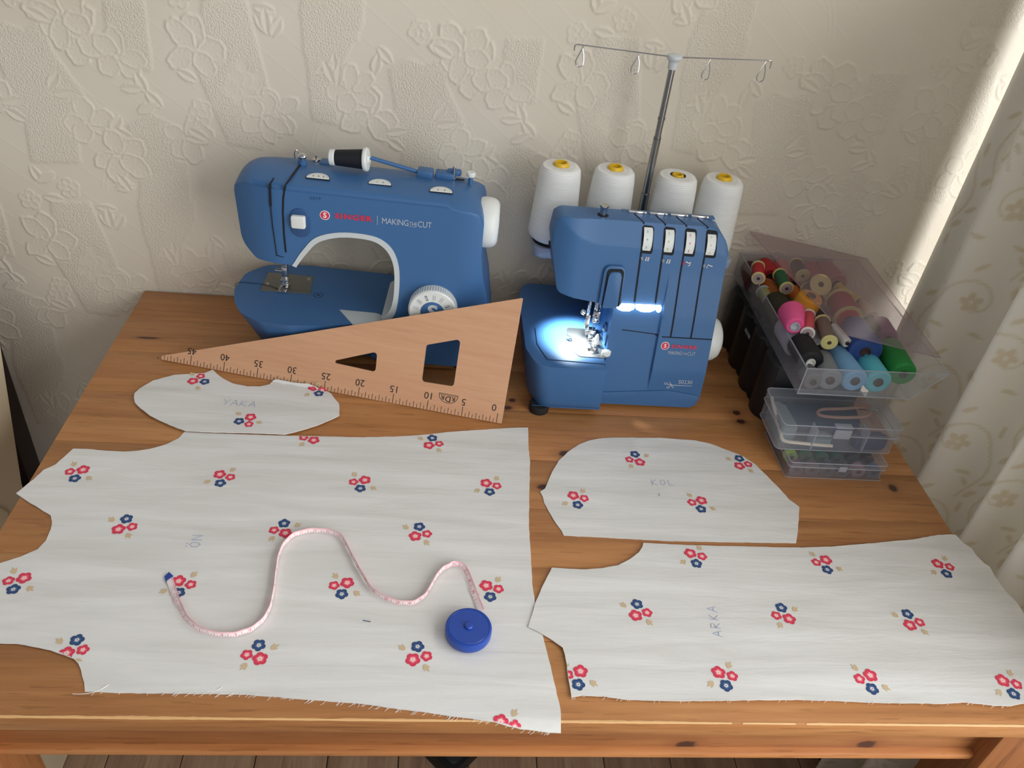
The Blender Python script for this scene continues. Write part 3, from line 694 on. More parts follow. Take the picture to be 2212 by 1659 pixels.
def motif(parent, poly, cx, cy, kind, seed, z0, over_ruler=False, ang=0., scale=1.38):
    """one printed spray: a large red, a small red and a navy blossom with two tan sprigs; clipped at the cut edge"""
    sx = -1 if kind in 'BD' else 1; a0 = ang+(PI if kind in 'CD' else 0)
    ca, sa = math.cos(a0), math.sin(a0); rn = random.Random(int(cx*1e4)+seed)
    vs, fs, ms = [], [], []
    def put(x, y, lift):
        x, y = (x-.0040)*scale*sx, (y+.0045)*scale
        X, Y = cx+x*ca-y*sa, cy+x*sa+y*ca
        p_ = drape(X, Y, z0, seed, over_ruler); 
        return p_+Vector((0, 0, lift)) if not (over_ruler and (p_-RUL_O).dot(RN) > -.004) else p_+RF*(lift+.0003)
    def face(idx, m): fs.append(idx); ms.append(m)
    for col, (fx, fy), r in FLOWER:
        n = 40; t0 = rn.uniform(0, 6.28); base = len(vs); rings = [1.0, .50, .30, .12]
        for k, rr in enumerate(rings):
            for i in range(n):
                th = 2*PI*i/n; lob = .74+.30*abs(math.cos(2.5*th+t0))**.6
                if k in (1, 2): lob *= 1+.20*math.sin(th*15+k)
                vs.append(put(fx+r*rr*lob*math.cos(th), fy+r*rr*lob*math.sin(th), .00035))
        for k in range(3):
            mi = {('r', 0): 0, ('r', 1): 1, ('r', 2): 2, ('n', 0): 3, ('n', 1): 4, ('n', 2): 2}[(col, k)]
            for i in range(n):
                j = (i+1) % n; face((base+k*n+i, base+k*n+j, base+(k+1)*n+j, base+(k+1)*n+i), mi)
        face(tuple(base+3*n+i for i in range(n)), 4 if col == 'n' else 1)
    for (lx, ly), an, L in LEAVES:
        for da, l2 in ((-.65, .8), (0, 1.), (.6, .85), (1.1, .5)):
            a = an+da; base = len(vs); wd = L*l2*.20
            ca2, sa2 = math.cos(a), math.sin(a)
            for u, w_ in ((.1, 0), (.5, -1), (1, 0), (.5, 1)):
                vs.append(put(lx+ca2*u*L*l2-sa2*w_*wd-ca2*.002, ly+sa2*u*L*l2+ca2*w_*wd-sa2*.002, .0003))
            face((base, base+1, base+2, base+3), 5)
    keep, km = [], []
    for f, m in zip(fs, ms):
        c_ = sum((vs[i] for i in f), Vector())/len(f)
        if over_ruler or all(inside(poly, vs[i].x, vs[i].y) for i in f): keep.append(f); km.append(m)
    if not keep: return
    q = MB(); q.v = [tuple(v) for v in vs]; q.f = keep; q.m = km
    q.build('flower_print', [M['red_print'], M['red_light'], M['cream_print'], M['navy_print'], M['navy_light'], M['tan_print']], parent)
def pen(parent, words, x, y, ang, size, seed, z0, m='blue_ink', strokes=None):
    """hand-written strokes lying on the cloth"""
    q = MB(); ca, sa = math.cos(ang), math.sin(ang)
    for st in strokes:
        pts = []
        st = [Vector(p_) for p_ in st]
        for a, b in zip(st, st[1:]):
            k = max(1, int((b-a).length*size/.0015)); pts += [a.lerp(b, i/k) for i in range(k)]
        pts.append(st[-1])
        w = []
        for p_ in pts:
            u, v = p_.x*size, p_.y*size; X, Y = x+u*ca-v*sa, y+u*sa+v*ca
            w.append(drape(X, Y, z0, seed, False)+Vector((0, 0, .0002)))
        if len(w) > 1: q.tube(w, .00030, 4)
    q.build('handwriting', M[m], parent)
LET = {'A': [[(0, 0), (.35, 1), (.7, 0)], [(.12, .35), (.58, .35)]], 'Y': [[(0, 1), (.35, .5)], [(.7, 1), (.2, 0)]], 'K': [[(0, 0), (.05, 1)], [(.6, 1), (.08, .45), (.65, 0)]],
       'R': [[(0, 0), (.02, 1), (.5, .95), (.55, .65), (.05, .5), (.6, 0)]], 'O': [[(.35, 0), (.05, .3), (.1, .8), (.4, 1), (.65, .7), (.6, .25), (.35, 0)]],
       'L': [[(0, 1), (0, .05), (.55, 0)]], 'N': [[(0, 0), (0, 1), (.6, 0), (.6, 1)]], 'D': [[(.15, 1.2), (.15, 1.38)], [(.5, 1.2), (.5, 1.38)]]}
def word(s, gap=.95):
    out = []; x = 0
    for c_ in s:
        if c_ == 'Ö': out += [[(p_[0]+x, p_[1]) for p_ in st] for st in LET['O']+LET['D']]
        else: out += [[(p_[0]+x, p_[1]) for p_ in st] for st in LET[c_]]
        x += gap
    return [[(a-x/2+.15, b-.5) for a, b in st] for st in out]

fr_o, fr_p = cloth_piece('front_pattern_piece', 'large white floral cloth piece under the tape measure, ragged front edge', FRONT_PTS, 11)
for x, y, k in FRONT_FLOWERS: motif(fr_o, fr_p, x/1000., y/1000., k, 11, 0.)
pen(fr_o, 'ÖN', .2135, -.533, math.radians(92), .0115, 11, 0., 'grey_blue' if False else 'blue_ink', word('ÖN'))
q = MB(); p0 = drape(.409, -.6355, 0, 11, False); p1 = drape(.417, -.6370, 0, 11, False); q.tube([p0+Vector((0, 0, .0004)), p1+Vector((0, 0, .0004))], .0004, 5); q.build('pen_mark', M['navy_print'], fr_o)
def fray(parent, a, b, n, seed, Lm, z0=0., down=-1):
    q = MB(); rn = random.Random(seed)
    for k in range(n):
        t_ = rn.random(); x = a[0]+(b[0]-a[0])*t_; y = a[1]+(b[1]-a[1])*t_; L_ = rn.uniform(.3, 1)*Lm; an = rn.uniform(.5, 1.1)*PI
        z = drape(x, y, z0, seed, False).z-.0004
        pts = [(x, y+.0008, z), (x+math.cos(an)*L_*.5, y+down*math.sin(an*.7)*L_*.5, max(z, .001) if y > -D_T else z), (x+math.cos(an)*L_*1.1, y+down*L_*.75, max(z-.0004, .0006) if y > -D_T+.004 else z)]
        q.tube(pts, [.00022, .0002, .00012], 4)
    return q
FP = [(x/1000., y/1000.) for x, y in FRONT_PTS]
lows = [i for i in range(len(FP)) if 0.0 < FP[i][0] < .60 and FP[i][1] < -.70]
q = MB()
for i in lows:
    j = i+1
    if FP[j][0] > FP[i][0]+.004 and FP[j][1] < -.70:
        k = max(2, int((FP[j][0]-FP[i][0])/.0042)) if FP[i][0] > .20 else 2
        z_ = fray(fr_o, FP[i], FP[j], k, 11+i, .0055); q.add(z_.v, z_.f)
q.tube(catmull([(.178, -.7135, .0012), (.170, -.7205, .0006), (.158, -.7235, .0006), (.149, -.7235, .0006)], 5), .0003, 5)
q.tube(catmull([(.283, -.7145, .0012), (.278, -.7185, .0006), (.270, -.7190, .0006)], 5), .00025, 5)
tag(q.build('frayed_threads', M['cloth_thread'], fr_o), kind='stuff')
co_o, co_p = cloth_piece('collar_pattern_piece', 'small white crescent-shaped cloth piece overlapping the foot of the ruler', COLLAR_PTS, 23, .0022, True)
for x, y, k, an in ((.144, -.238, 'A', math.radians(75)), (.310, -.247, 'A', math.radians(20)), (.226, -.322, 'A', math.radians(-70))): motif(co_o, co_p, x, y, k, 23, .0022, True, an)
pen(co_o, 'YAKA', .209, -.285, math.radians(-3), .0125, 23, .0022, 'blue_ink', word('YAKA'))
sl_o, sl_p = cloth_piece('sleeve_pattern_piece', 'white dome-shaped cloth piece with four flower sprays in front of the overlocker', SLEEVE_PTS, 37)
for x, y, k in SLEEVE_FLOWERS: motif(sl_o, sl_p, x/1000., y/1000., k, 37, 0.)
pen(sl_o, 'KOL', .779, -.408, math.radians(2), .0105, 37, 0., 'blue_ink', word('KOL', 1.1))
q = MB(); q.tube([drape(.769, -.429, 0, 37, False)+Vector((0, 0, .0003)), drape(.769, -.433, 0, 37, False)+Vector((0, 0, .0003))], .0003, 5); q.build('pen_mark', M['navy_print'], sl_o)
ba_o, ba_p = cloth_piece('back_pattern_piece', 'large white floral cloth piece overhanging the right end of the table', BACK_PTS, 51, .0016)
for x, y, k in BACK_FLOWERS: motif(ba_o, ba_p, x/1000., y/1000., k, 51, .0016)
pen(ba_o, 'ARKA', .7925, -.6275, math.radians(86), .0105, 51, .0016, 'blue_ink', word('ARKA', 1.05))
BP = [(x/1000., y/1000.) for x, y in BACK_PTS]; q = MB()
for i in range(len(BP)-1):
    if BP[i][1] < -.70 and BP[i+1][0] < BP[i][0]-.01 and BP[i][0] < 1.1: z_ = fray(ba_o, BP[i], BP[i+1], 3, 51+i, .004, .0016); q.add(z_.v, z_.f)
if q.v: tag(q.build('frayed_threads', M['cloth_thread'], ba_o), kind='stuff')

# ---------------------------------------------------------------- tape measure
tm = thing('tape_measure', 'round blue retractable tape measure with its pink and white tape pulled out', 'tape measure', (.5195, -.650, .0024))
q = MB(); q.lathe([(0, 0), (.0225, 0), (.0240, .0012), (.0245, .003), (.0245, .0105), (.0238, .0122), (.0220, .0128), (.0213, .0124), (.0208, .0128), (0, .0128)], 56); q.build('case', M['case_blue'], tm)
q = MB(); q.lathe([(0, .0158), (.0036, .0156), (.0044, .0148), (.0046, .0128), (.0052, .0126)], 28); q.build('button', M['case_blue'], tm)
P2 = catmull([(x/1000., y/1000.) for x, y in TAPE_PTS], 6); NP = len(P2)
def tape_frame(i):
    d = (P2[min(i+1, NP-1)]-P2[max(i-1, 0)]).normalized(); nrm = Vector((d.y, -d.x))    # nrm: the printed side
    f = i/(NP-1)
    tilt = 86.
    if f < .17: tilt = 14+(f/.17)**1.5*72
    if f > .86: tilt = 86-((f-.86)/.14)**.8*66
    tl = math.radians(tilt); 
    side = -1 if f < .5 else 1
    w_ = Vector((-nrm.x*math.cos(tl), -nrm.y*math.cos(tl), math.sin(tl)))
    return P2[i], Vector((nrm.x*math.sin(tl), nrm.y*math.sin(tl), math.cos(tl))), w_
def tape_pt(i, v, off=0.):
    p_, nrm, w_ = tape_frame(i); base = Vector((p_.x, p_.y, .0030+.0004*math.sin(i)))
    d = (P2[min(i+1, NP-1)]-P2[max(i-1, 0)]).normalized(); fn = Vector((d.x, d.y, 0)).cross(w_).normalized()
    if fn.dot(nrm) < 0: fn = -fn
    return base+w_*(v*.0070)+fn*off
inv = T3(-.5195, .650, -.0024)
q = MB(); vs, fs, ms = [], [], []
for i in range(NP):
    for v in (0, .72, 1.): vs.append(tape_pt(i, v, .00018))
    for v in (0, .72, 1.): vs.append(tape_pt(i, v, -.00018))
for i in range(NP-1):
    a, b = i*6, i*6+6
    for k, m in ((0, 0), (1, 1)): fs.append((a+k, a+k+1, b+k+1, b+k)); ms.append(m)
    for k in (3, 4): fs.append((a+k, b+k, b+k+1, a+k+1)); ms.append(1)
    fs.append((a, b, b+3, a+3)); ms.append(1); fs.append((a+2, a+5, b+5, b+2)); ms.append(1)
q.v = [tuple(inv @ v) for v in vs]; q.f = fs; q.m = ms
tp = q.build('tape', [M['tape_white'], M['tape_pink']], tm)
q = MB()
for i in range(8, NP-3):
    h = .62 if i % 5 == 0 else .28
    mid = (tape_pt(i, 0, .00026), tape_pt(i, h, .00026)); tv = (P2[min(i+1, NP-1)]-P2[i-1]).normalized()*.00028; tv = Vector((tv.x, tv.y, 0))
    q.add([inv @ (mid[0]-tv), inv @ (mid[0]+tv), inv @ (mid[1]+tv), inv @ (mid[1]-tv)], [(0, 1, 2, 3)])
q.build('tape_graduations', M['tape_ink'], tp, smooth=False)
num = 3
for i in range(12, NP-6, 5):
    p_, nrm, w_ = tape_frame(i); d = (P2[i+1]-P2[i-1]).normalized(); X_ = Vector((d.x, d.y, 0)); fn = X_.cross(w_).normalized()
    if fn.dot(nrm) < 0: X_ = -X_; fn = -fn
    Yv = fn.cross(X_).normalized()
    o_ = tape_pt(i, .44, .0003)+X_*.0022
    Mx = Matrix(((X_.x, Yv.x, fn.x, o_.x), (X_.y, Yv.y, fn.y, o_.y), (X_.z, Yv.z, fn.z, o_.z), (0, 0, 0, 1)))
    q = MB(); q.text(str(num), .0042, T=inv @ Mx, depth=.00004); q.build('tape_number', M['tape_ink'], tp, smooth=False); num += 1
p_, nrm, w_ = tape_frame(0); d = (P2[0]-P2[2]).normalized(); D3 = Vector((d.x, d.y, 0)); o_ = Vector((p_.x, p_.y, .0030)); U = Vector((w_.x, w_.y, w_.z)); F = D3.cross(U).normalized()*.0006
q = MB(); c4_ = [o_-U*.0008-D3*.002, o_+D3*.0055-U*.0006, o_+D3*.0085+U*.0052, o_+U*.0078+D3*.001]
q.add([inv @ (c_+F) for c_ in c4_]+[inv @ (c_-F) for c_ in c4_], [(0, 1, 2, 3), (7, 6, 5, 4), (0, 4, 5, 1), (1, 5, 6, 2), (2, 6, 7, 3), (3, 7, 4, 0)]); q.build('end_tab', M['case_blue'], tm)

# ---------------------------------------------------------------- wooden set square leaning on the sewing machine
ru = thing('wooden_set_square', 'large wooden triangular ruler with a centimetre scale leaning against the sewing machine', 'ruler')
RX = -RU
RM = Matrix(((RX.x, RV.x, RF.x, RUL_O.x), (RX.y, RV.y, RF.y, RUL_O.y), (RX.z, RV.z, RF.z, RUL_O.z+.0012), (0, 0, 0, 1)))
ru.matrix_world = RM                                                       # local x runs right along the scale edge (scale readings are -x), y up the board
TRI = fillet([(0, 0), (0, .1778), (-.5185, 0)], [.001, .0015, .003])
def hole_prism(outer, holes, h0, h1):
    """flat board with cut-outs: triangulated front and back, walls round every loop"""
    vs, es = [], []
    loops = [outer]+holes
    for lp in loops:
        b = len(vs); vs += [Vector(p_) for p_ in lp]; es += [(b+i, b+(i+1) % len(lp)) for i in range(len(lp))]
    V, E_, F_, *_ = delaunay_2d_cdt(vs, es, [], 1, 1e-7)
    F2 = []
    for f in F_:
        cx = sum(V[i].x for i in f)/3; cy = sum(V[i].y for i in f)/3
        if not any(inside(h_, cx, cy) for h_ in holes): F2.append(f)
    n = len(V); q = MB(); q.v = [(v.x, v.y, h1) for v in V]+[(v.x, v.y, h0) for v in V]
    q.f = [tuple(f) for f in F2]+[tuple(i+n for i in reversed(f)) for f in F2]
    cnt = {}
    for f in F2:
        for a, b in zip(f, list(f[1:])+[f[0]]): cnt[(a, b)] = 1
    for (a, b) in cnt:
        if (b, a) not in cnt: q.f.append((b, a, a+n, b+n))
    q.m = [0]*len(q.f); return q
HOLES = [fillet([(-.1222, .0903), (-.0757, .1070), (-.0750, .0396), (-.1209, .0382)], .0045, 5), fillet([(-.2560, .0418), (-.1894, .0687), (-.1878, .0396)], [.0022, .0045, .0045], 5)]
q = hole_prism(TRI, HOLES, -.0032, 0); q.build('board', M['beech'], ru, angle=30)
q = MB()
for i in range(101):
    u = .0075+i*.005
    if u > .5105: break
    h = .0135 if i % 10 == 0 else (.0082 if i % 2 == 0 else .0052)
    hmax = (.5185-u)*.343-.0006; h = min(h, hmax)
    if h > .001: q.box((-u, h/2+.0003, .00010), (.00062 if i % 10 else .0008, h, .0002))
q.build('graduations', M['ink'], ru, smooth=False)
for n_ in range(0, 46, 5):
    q = MB(); q.text(str(n_), .0138, T=T3(-(.0075+n_*.01)-(.0 if n_ else .0065), .0208 if n_ else .0212, .0001) @ R(180, 'Z'), depth=.0001, sx=1.02); q.build('scale_number', M['ink'], ru, smooth=False)
lg = MB()                                                                 # half-round maker's stamp with three letters
arc = [(.0135*math.cos(a), .0115*math.sin(a)) for a in np.linspace(0, PI, 24)]
for a, b in zip(arc+[(-.0135, -.001), (.0135, -.001)], arc[1:]+[(-.0135, -.001), (.0135, -.001), arc[0]]):
    a, b = Vector(a), Vector(b); d = (b-a); n_ = Vector((-d.y, d.x)).normalized()*.00035 if d.length > 1e-6 else Vector((0, 0))
    lg.add([(a.x-n_.x, a.y-n_.y, .0002), (b.x-n_.x, b.y-n_.y, .0002), (b.x+n_.x, b.y+n_.y, .0002), (a.x+n_.x, a.y+n_.y, .0002)], [(0, 1, 2, 3)])
lg.add([(-.0132, .0006, .0002), (.0132, .0006, .0002), (.0132, .0001, .0002), (-.0132, .0001, .0002)], [(0, 1, 2, 3)])
lg.text('R', .0085, T=T3(-.0078, .0042, .0001), depth=.0001, bold=.0001); lg.text('D', .0118, T=T3(0, .0054, .0001), depth=.0001, bold=.0001); lg.text('R', .0085, T=T3(.0078, .0042, .0001), depth=.0001, bold=.0001)
lg2 = MB(); lg2.add(lg.v, lg.f, T=T3(-.0800, .0262, 0) @ R(180, 'Z')); lg2.build('maker_stamp', M['ink'], ru, smooth=False)

# ---------------------------------------------------------------- sewing machine (local: x along the machine, y to the wall, front face at y = 0)
sm = thing('sewing_machine', 'blue sewing machine with a pale grey arch trim, against the wall at left', 'sewing machine', (.380, -.178, 0), math.radians(-3.5))
BODY = fillet([(-.1880, .279), (-.1815, .178), (-.160, .1590), (-.1085, .1590), (-.0925, .187), (-.073, .2070), (-.044, .2155), (-.006, .2160), (.016, .2095), (.031, .1925), (.0375, .164), (.0365, .120), (.031, .092), (.012, .078), (-.004, .070), (-.004, .012), (.172, .012), (.168, .075), (.160, .130), (.1515, .166), (.1475, .197), (.1475, .279)],
             [.026, .03, .014, .004, .02, .03, .04, .04, .03, .03, .04, .05, .03, .02, 0, 0, .012, .06, .06, .05, .05, .042], 7)
q = MB(); q.slab(BODY, 0, .108, .0075, .006, T=XZ, seg=5)
bv = q
for i, v in enumerate(bv.v):                                             # the top falls slightly to front and back, the head narrows
    x, y, z = v
    z -= .0045*max(0, z-.24)/.04*(x+.188)/.335
    if z > .255: z -= ((y-.054)/.054)**2*.0105*min(1, (z-.255)/.018)
    if x < -.118: y += ((-.118-x)/.070)**2*(.026 if y < .054 else -.016)*min(1, abs(y-.054)/.054)
    if x > .112: y += ((x-.112)/.045)**2*.012*max(0, 1-y/.06)
    bv.v[i] = (x, y, z)
q.build('body', M['blue'], sm, angle=50, weld=True)
BED = fillet([(-.2105, .052), (-.2020, .020), (-.1865, -.009), (-.157, -.0280), (-.116, -.0315), (-.060, -.0235), (-.026, -.0135), (.020, -.004), (.165, -.004), (.168, .112), (.16, .124), (-.004, .138), (-.120, .141), (-.182, .131), (-.207, .100)], [.03, .03, .03, .03, .04, .05, .02, .03, .01, .01, .01, .05, .04, .03, .03], 6)
BEDL = [((x+.02)*.86-.016 if x < 0 else x, (y-.05)*.60+.05) for x, y in BED]
q = MB(); q.prism(BEDL, .008, .080, .005, top_scale=BED, seg=4, caps=(True, True)); q.build('bed', M['blue'], sm, angle=50)
for x, y in ((-.15, .01), (-.15, .10), (.13, .02), (.13, .09)):
    q = MB(); q.lathe([(0, 0), (.010, 0), (.011, .002), (.010, .010), (0, .010)], 20, T=T3(x, y, 0)); q.build('foot', M['rubber'], sm)
# arch lining and its pale trim
OUT = [(-.1100, .1585), (-.1075, .1620), (-.0938, .1840), (-.0749, .2050), (-.0435, .2155), (-.0069, .2160), (.0150, .2093), (.0300, .1925), (.0372, .1640), (.0365, .1211), (.0310, .0930), (.0180, .0800)]
INN = [(-.1040, .1560), (-.1010, .1615), (-.0882, .1800), (-.0712, .1985), (-.0420, .2085), (-.0080, .2090), (.0105, .2030), (.0238, .1880), (.0302, .1635), (.0296, .1220), (.0235, .0985), (.0125, .0865)]
OUTs = [tuple(p_) for p_ in catmull([Vector(p_) for p_ in OUT], 5)]; INNs = [tuple(p_) for p_ in catmull([Vector(p_) for p_ in INN], 5)]
q = MB(); q.prism(OUTs+INNs[::-1], -.0012, .100, .0012, T=XZ, seg=2); q.build('arch_trim', M['grey_plastic'], sm, angle=40)
q = MB(); q.prism(fillet([(-.0515, .0215), (.0060, .0205), (.0280, .0005), (.0290, -.0055), (-.0255, -.0150)], [.001, .02, .01, .002, .001], 6), .0700, .0806, .0006); q.build('bed_corner_trim', M['grey_plastic'], sm, angle=40)
# thread paths, face cover, reverse lever
def groove(name, pts, w, y=-.0003, m='gap'):
    q = MB(); pts = [Vector((p_[0], y, p_[1])) for p_ in pts]
    for a, b in zip(pts, pts[1:]):
        d = (b-a); n_ = Vector((-d.z, 0, d.x)).normalized()*w/2
        q.add([a-n_, b-n_, b+n_, a+n_]+[p_+Vector((0, .003, 0)) for p_ in (a-n_, b-n_, b+n_, a+n_)], [(0, 1, 2, 3), (0, 4, 5, 1), (1, 5, 6, 2), (2, 6, 7, 3), (3, 7, 4, 0)])
    return q.build(name, M[m], sm, smooth=False)
groove('thread_slot', [(-.1315, .2745), (-.1322, .258), (-.1327, .2438)], .0030)
groove('thread_slot', [(-.1327, .2438), (-.1322, .215), (-.1296, .1712)], .0009)
q = MB(); q.add([(-.1330, .0045, .2738), (-.1302, .0045, .2738), (-.1288, .016, .2768), (-.1306, .016, .2768)], [(0, 1, 2, 3)]); q.build('thread_slot', M['gap'], sm)
groove('thread_slot', [(-.1120, .2745), (-.1155, .256), (-.1172, .236), (-.1178, .205), (-.1171, .1777)], .0026)
groove('cover_edge', [(-.1300, .1715), (-.1200, .1700)], .0008)
q = MB(); q.add([(-.1134, .0045, .2738), (-.1108, .0045, .2738), (-.1066, .030, .2778), (-.1040, .060, .2792), (-.1030, .090, .2742), (-.1062, .090, .2742), (-.1072, .060, .2792), (-.1096, .030, .2778)], [(0, 1, 2, 7), (7, 2, 3, 6), (6, 3, 4, 5)]); q.build('thread_slot', M['gap'], sm)
q = MB(); q.prism(fillet([(-.1090, .2445), (-.0822, .2445), (-.0822, .2032), (-.1090, .2032)], .0130, 8), -.0012, .001, .0012, T=XZ); q.build('lever_recess', M['blue_dark'], sm)
q = MB(); q.prism(fillet([(-.1060, .2365), (-.0870, .2365), (-.0870, .2185), (-.1060, .2185)], .003, 4), -.0085, -.001, .002, T=XZ); q.build('reverse_lever', M['white_plastic'], sm)
q = MB(); q.lathe([(.0115, 0), (.0122, .0006), (.0122, -.001)], 8, T=T3(0, 0, -1)); 
# stitch dial
dl = MB(); prof = [(.0335, 0), (.0342, .002), (.0335, .0165), (.0318, .0182), (.0305, .0182)]
dl.lathe(prof+[(0, .0182)], 72, T=T3(.0862, 0, .1150) @ R(90, 'X'))
for k in range(60):
    a = 2*PI*k/60; dl.box((.0339*math.cos(a), .0339*math.sin(a), .009), (.0009, .0012, .013), T=T3(.0862, 0, .1150) @ R(90, 'X') @ Matrix.Identity(4))
dial = dl.build('stitch_dial', M['white_plastic'], sm)
DT = T3(.0862, -.0183, .1150) @ R(90, 'X')
q = MB(); q.lathe([(.0164, -.001), (.0166, .0004), (.0162, .0006), (0, .0006)], 48, T=DT); q.build('dial_cap', M['blue'], dial)
q = MB(); q.text('S', .030, T=DT @ T3(.0002, -.0005, .0007), depth=.0002, bold=.0010, sx=1.05); q.build('dial_emblem', lin and M['grey_plastic'], dial, smooth=False)
q = MB()
for k, (a, kind) in enumerate([(168, 'z'), (140, 'd'), (112, 'b'), (86, 's'), (60, 'z'), (28, 'l'), (200, 'l'), (228, 's'), (256, 'b'), (284, 'z'), (312, 'd'), (340, 's')]):
    Tk = DT @ R(a, 'Z') @ T3(.0237, 0, .0002)
    if kind == 'b':
        for yy in (-.0011, .0011): q.box((0, yy, 0), (.0075, .0005, .0003), T=Tk)
        for xx in (-.0034, .0034): q.box((xx, 0, 0), (.0008, .0026, .0003), T=Tk)
    elif kind == 'l': q.box((0, 0, 0), (.0078, .0009, .0003), T=Tk); q.box((0, .0022, 0), (.0070, .0003, .0003), T=Tk)
    else:
        for i in range(5):
            for yy in (-.0013, .0013):
                q.box((-.0032+i*.0016, yy+(.0004 if (i % 2 and kind == 'z') else 0), 0), (.0010, .0004 if kind != 'd' else .0006, .0003), T=Tk)
q.build('stitch_symbols', [M['navy_print']], dial, smooth=False)
# brand lettering on the front
LT = lambda x, z: T3(x, -.0004, z) @ FRONT_TXT
q = MB(); q.lathe([(.0066, -.0004), (.0066, .0001), (0, .0001)], 40, T=LT(-.0622, .2385)); lg = q.build('round_emblem', M['white_ink'], sm, smooth=False)
q = MB(); q.lathe([(.0057, .0002), (0, .0002)], 40, T=LT(-.0622, .2385)); rr = q.build('emblem_disc', M['red_ink'], lg, smooth=False)
q = MB(); q.lathe([(.0043, .0003), (0, .0003)], 40, T=LT(-.0622, .2385)); q.text('S', .0104, T=LT(-.0621, .2384) @ T3(0, 0, .0004), bold=.0003, depth=.0001); q.m = [0]*40+[1]*(len(q.m)-40); q.build('emblem_letter', [M['red_ink'], M['white_ink']], lg, smooth=False)
q = MB(); q.text('SINGER', .0098, T=LT(-.0247, .2390), bold=.00038, width=.0492, space=1.2, depth=.0002); q.build('brand_lettering', M['red_ink'], sm, smooth=False)
q = MB(); q.box((.0065, -.0005, .2386), (.0006, .0003, .0135)); q.text('MAKING', .0122, T=LT(.0303, .2383), width=.0350, depth=.0001, space=.93); q.text('THE', .0078, T=LT(.0541, .2378), width=.0105, depth=.0001, space=.95); q.text('CUT', .0122, T=LT(.0692, .2383), width=.0182, depth=.0001, space=.93); q.box((.0530, -.0005, .2342), (.0100, .0003, .0004))
q.build('model_lettering', M['grey_ink'], sm, smooth=False)
# needle plate, presser foot, needle
q = MB(); q.prism([(-.1735, .0525), (-.1000, .0560), (-.1060, .1075), (-.1750, .1070)], .0798, .0812, .0004, seg=1); npl = q.build('needle_plate', M['steel'], sm)
q = MB()
for x, y in ((-.167, .073), (-.111, .098)): q.lathe([(.0028, 0), (.0028, .0006), (.0018, .0009), (0, .0007)], 16, T=T3(x, y, .0811))
q.build('plate_screw', M['chrome'], npl)
q = MB(); q.box((-.1395, .075, .0814), (.011, .0022, .0004)); q.box((-.1395, .0705, .0814), (.011, .0022, .0004)); q.build('feed_dog', M['gap'], npl)
q = MB(); q.tube([(-.1380, .073, .165), (-.1380, .073, .100)], .0030, 12); q.tube([(-.1330, .079, .165), (-.1330, .079, .118)], .0024, 12); q.build('needle_bar', M['chrome'], sm)
q = MB(); q.tube([(-.1380, .073, .108), (-.1380, .073, .080)], [.0007, .0003], 8); q.build('needle', M['chrome'], sm)
q = MB(); q.box((-.1395, .071, .105), (.0085, .007, .020), .0015); q.box((-.1395, .069, .0925), (.0125, .009, .006), .0012); q.lathe([(0, -.007), (.0028, -.007), (.0028, .003), (0, .003)], 12, T=T3(-.1460, .070, .108) @ R(90, 'Y')); q.build('presser_foot_holder', M['chrome'], sm)
q = MB()
for dx in (-.0048, .0030): q.prism(fillet([(-.0022, -.0145), (.0022, -.0150), (.0026, .011), (-.0026, .011)], .0015), 0, .0020, .0005, T=T3(-.1400+dx, .066, .0815))
q.box((-.1410, .070, .0855), (.0115, .004, .006), .001); q.build('presser_foot', M['chrome'], sm)
q = MB(); q.tube(catmull([(-.148, .060, .0816), (-.165, .068, .0822), (-.190, .072, .0806), (-.2075, .071, .0806), (-.2140, .070, .077), (-.2135, .069, .066)], 6), .0004, 5); q.build('loose_black_thread', M['black'], sm)
q = MB(); q.text('46', .0058, T=T3(-.0885, .056, .0801) @ R(-3, 'Z'), depth=.0001); q.lathe([(.0062, .0001), (.0066, .0003), (.0070, .0001)], 24, T=T3(-.0885, .056, .0800)); q.build('bed_marking', M['gap'], sm, smooth=False)
# hand wheel, rear loops and posts on top
hw = MB(); hw.lathe([(0, 0), (.030, 0), (.0335, .002), (.0348, .006), (.0350, .013), (.0338, .021), (.0305, .0262), (.026, .0285), (0, .0295)], 64, T=T3(.1390, .052, .2260) @ R(90, 'Y')); hw.build('hand_wheel', M['white_plastic'], sm)
def top_dial(x, y, m0, ticks):
    dz = .0045*(x+.188)/.335; TD = T3(x, y, .2780-dz) @ R(7, 'X')
    q = MB(); a = [(.0148*math.cos(t_), .0130*math.sin(t_)) for t_ in np.linspace(0.0, PI, 25)]
    q.prism(a, -.003, .0010, .0004, seg=1, T=TD); d = q.build('tension_dial' if m0 == 0 else 'stitch_setting_dial', M['white_plastic'], sm)
    q = MB()
    for t_ in np.linspace(.35, PI-.35, ticks): q.box((.0132*math.cos(t_), .0114*math.sin(t_), .0011), (.0003, .0011, .0002), T=TD)
    for s_, dx in ((('3', -.0065), ('4', .0005), ('5', .0070)) if m0 == 0 else (('1', -.004), ('0', .0040)) if m0 == 1 else (('3', -.0045), ('2', .0045))):
        q.text(s_, .0042, T=TD @ T3(dx, .0045, .0011), depth=.0001)
    q.build('dial_marks', M['ink'], d, smooth=False)
    q = MB(); q.prism([(.0156*math.cos(t_), .0139*math.sin(t_)-.0002) for t_ in np.linspace(0.0, PI, 25)], -.004, .0003, 0, T=TD); q.build('dial_slot', M['gap'], d, smooth=False)
top_dial(-.0755, .0270, 0, 15); top_dial(.0055, .0300, 1, 13); top_dial(.0870, .0275, 2, 13)
q = MB(); q.lathe([(0, 0), (.0060, 0), (.0060, .006), (.0052, .0065), (0, .0065)], 20, T=T3(-.1035, .066, .2775)); q.build('knob_base', M['blue'], sm)
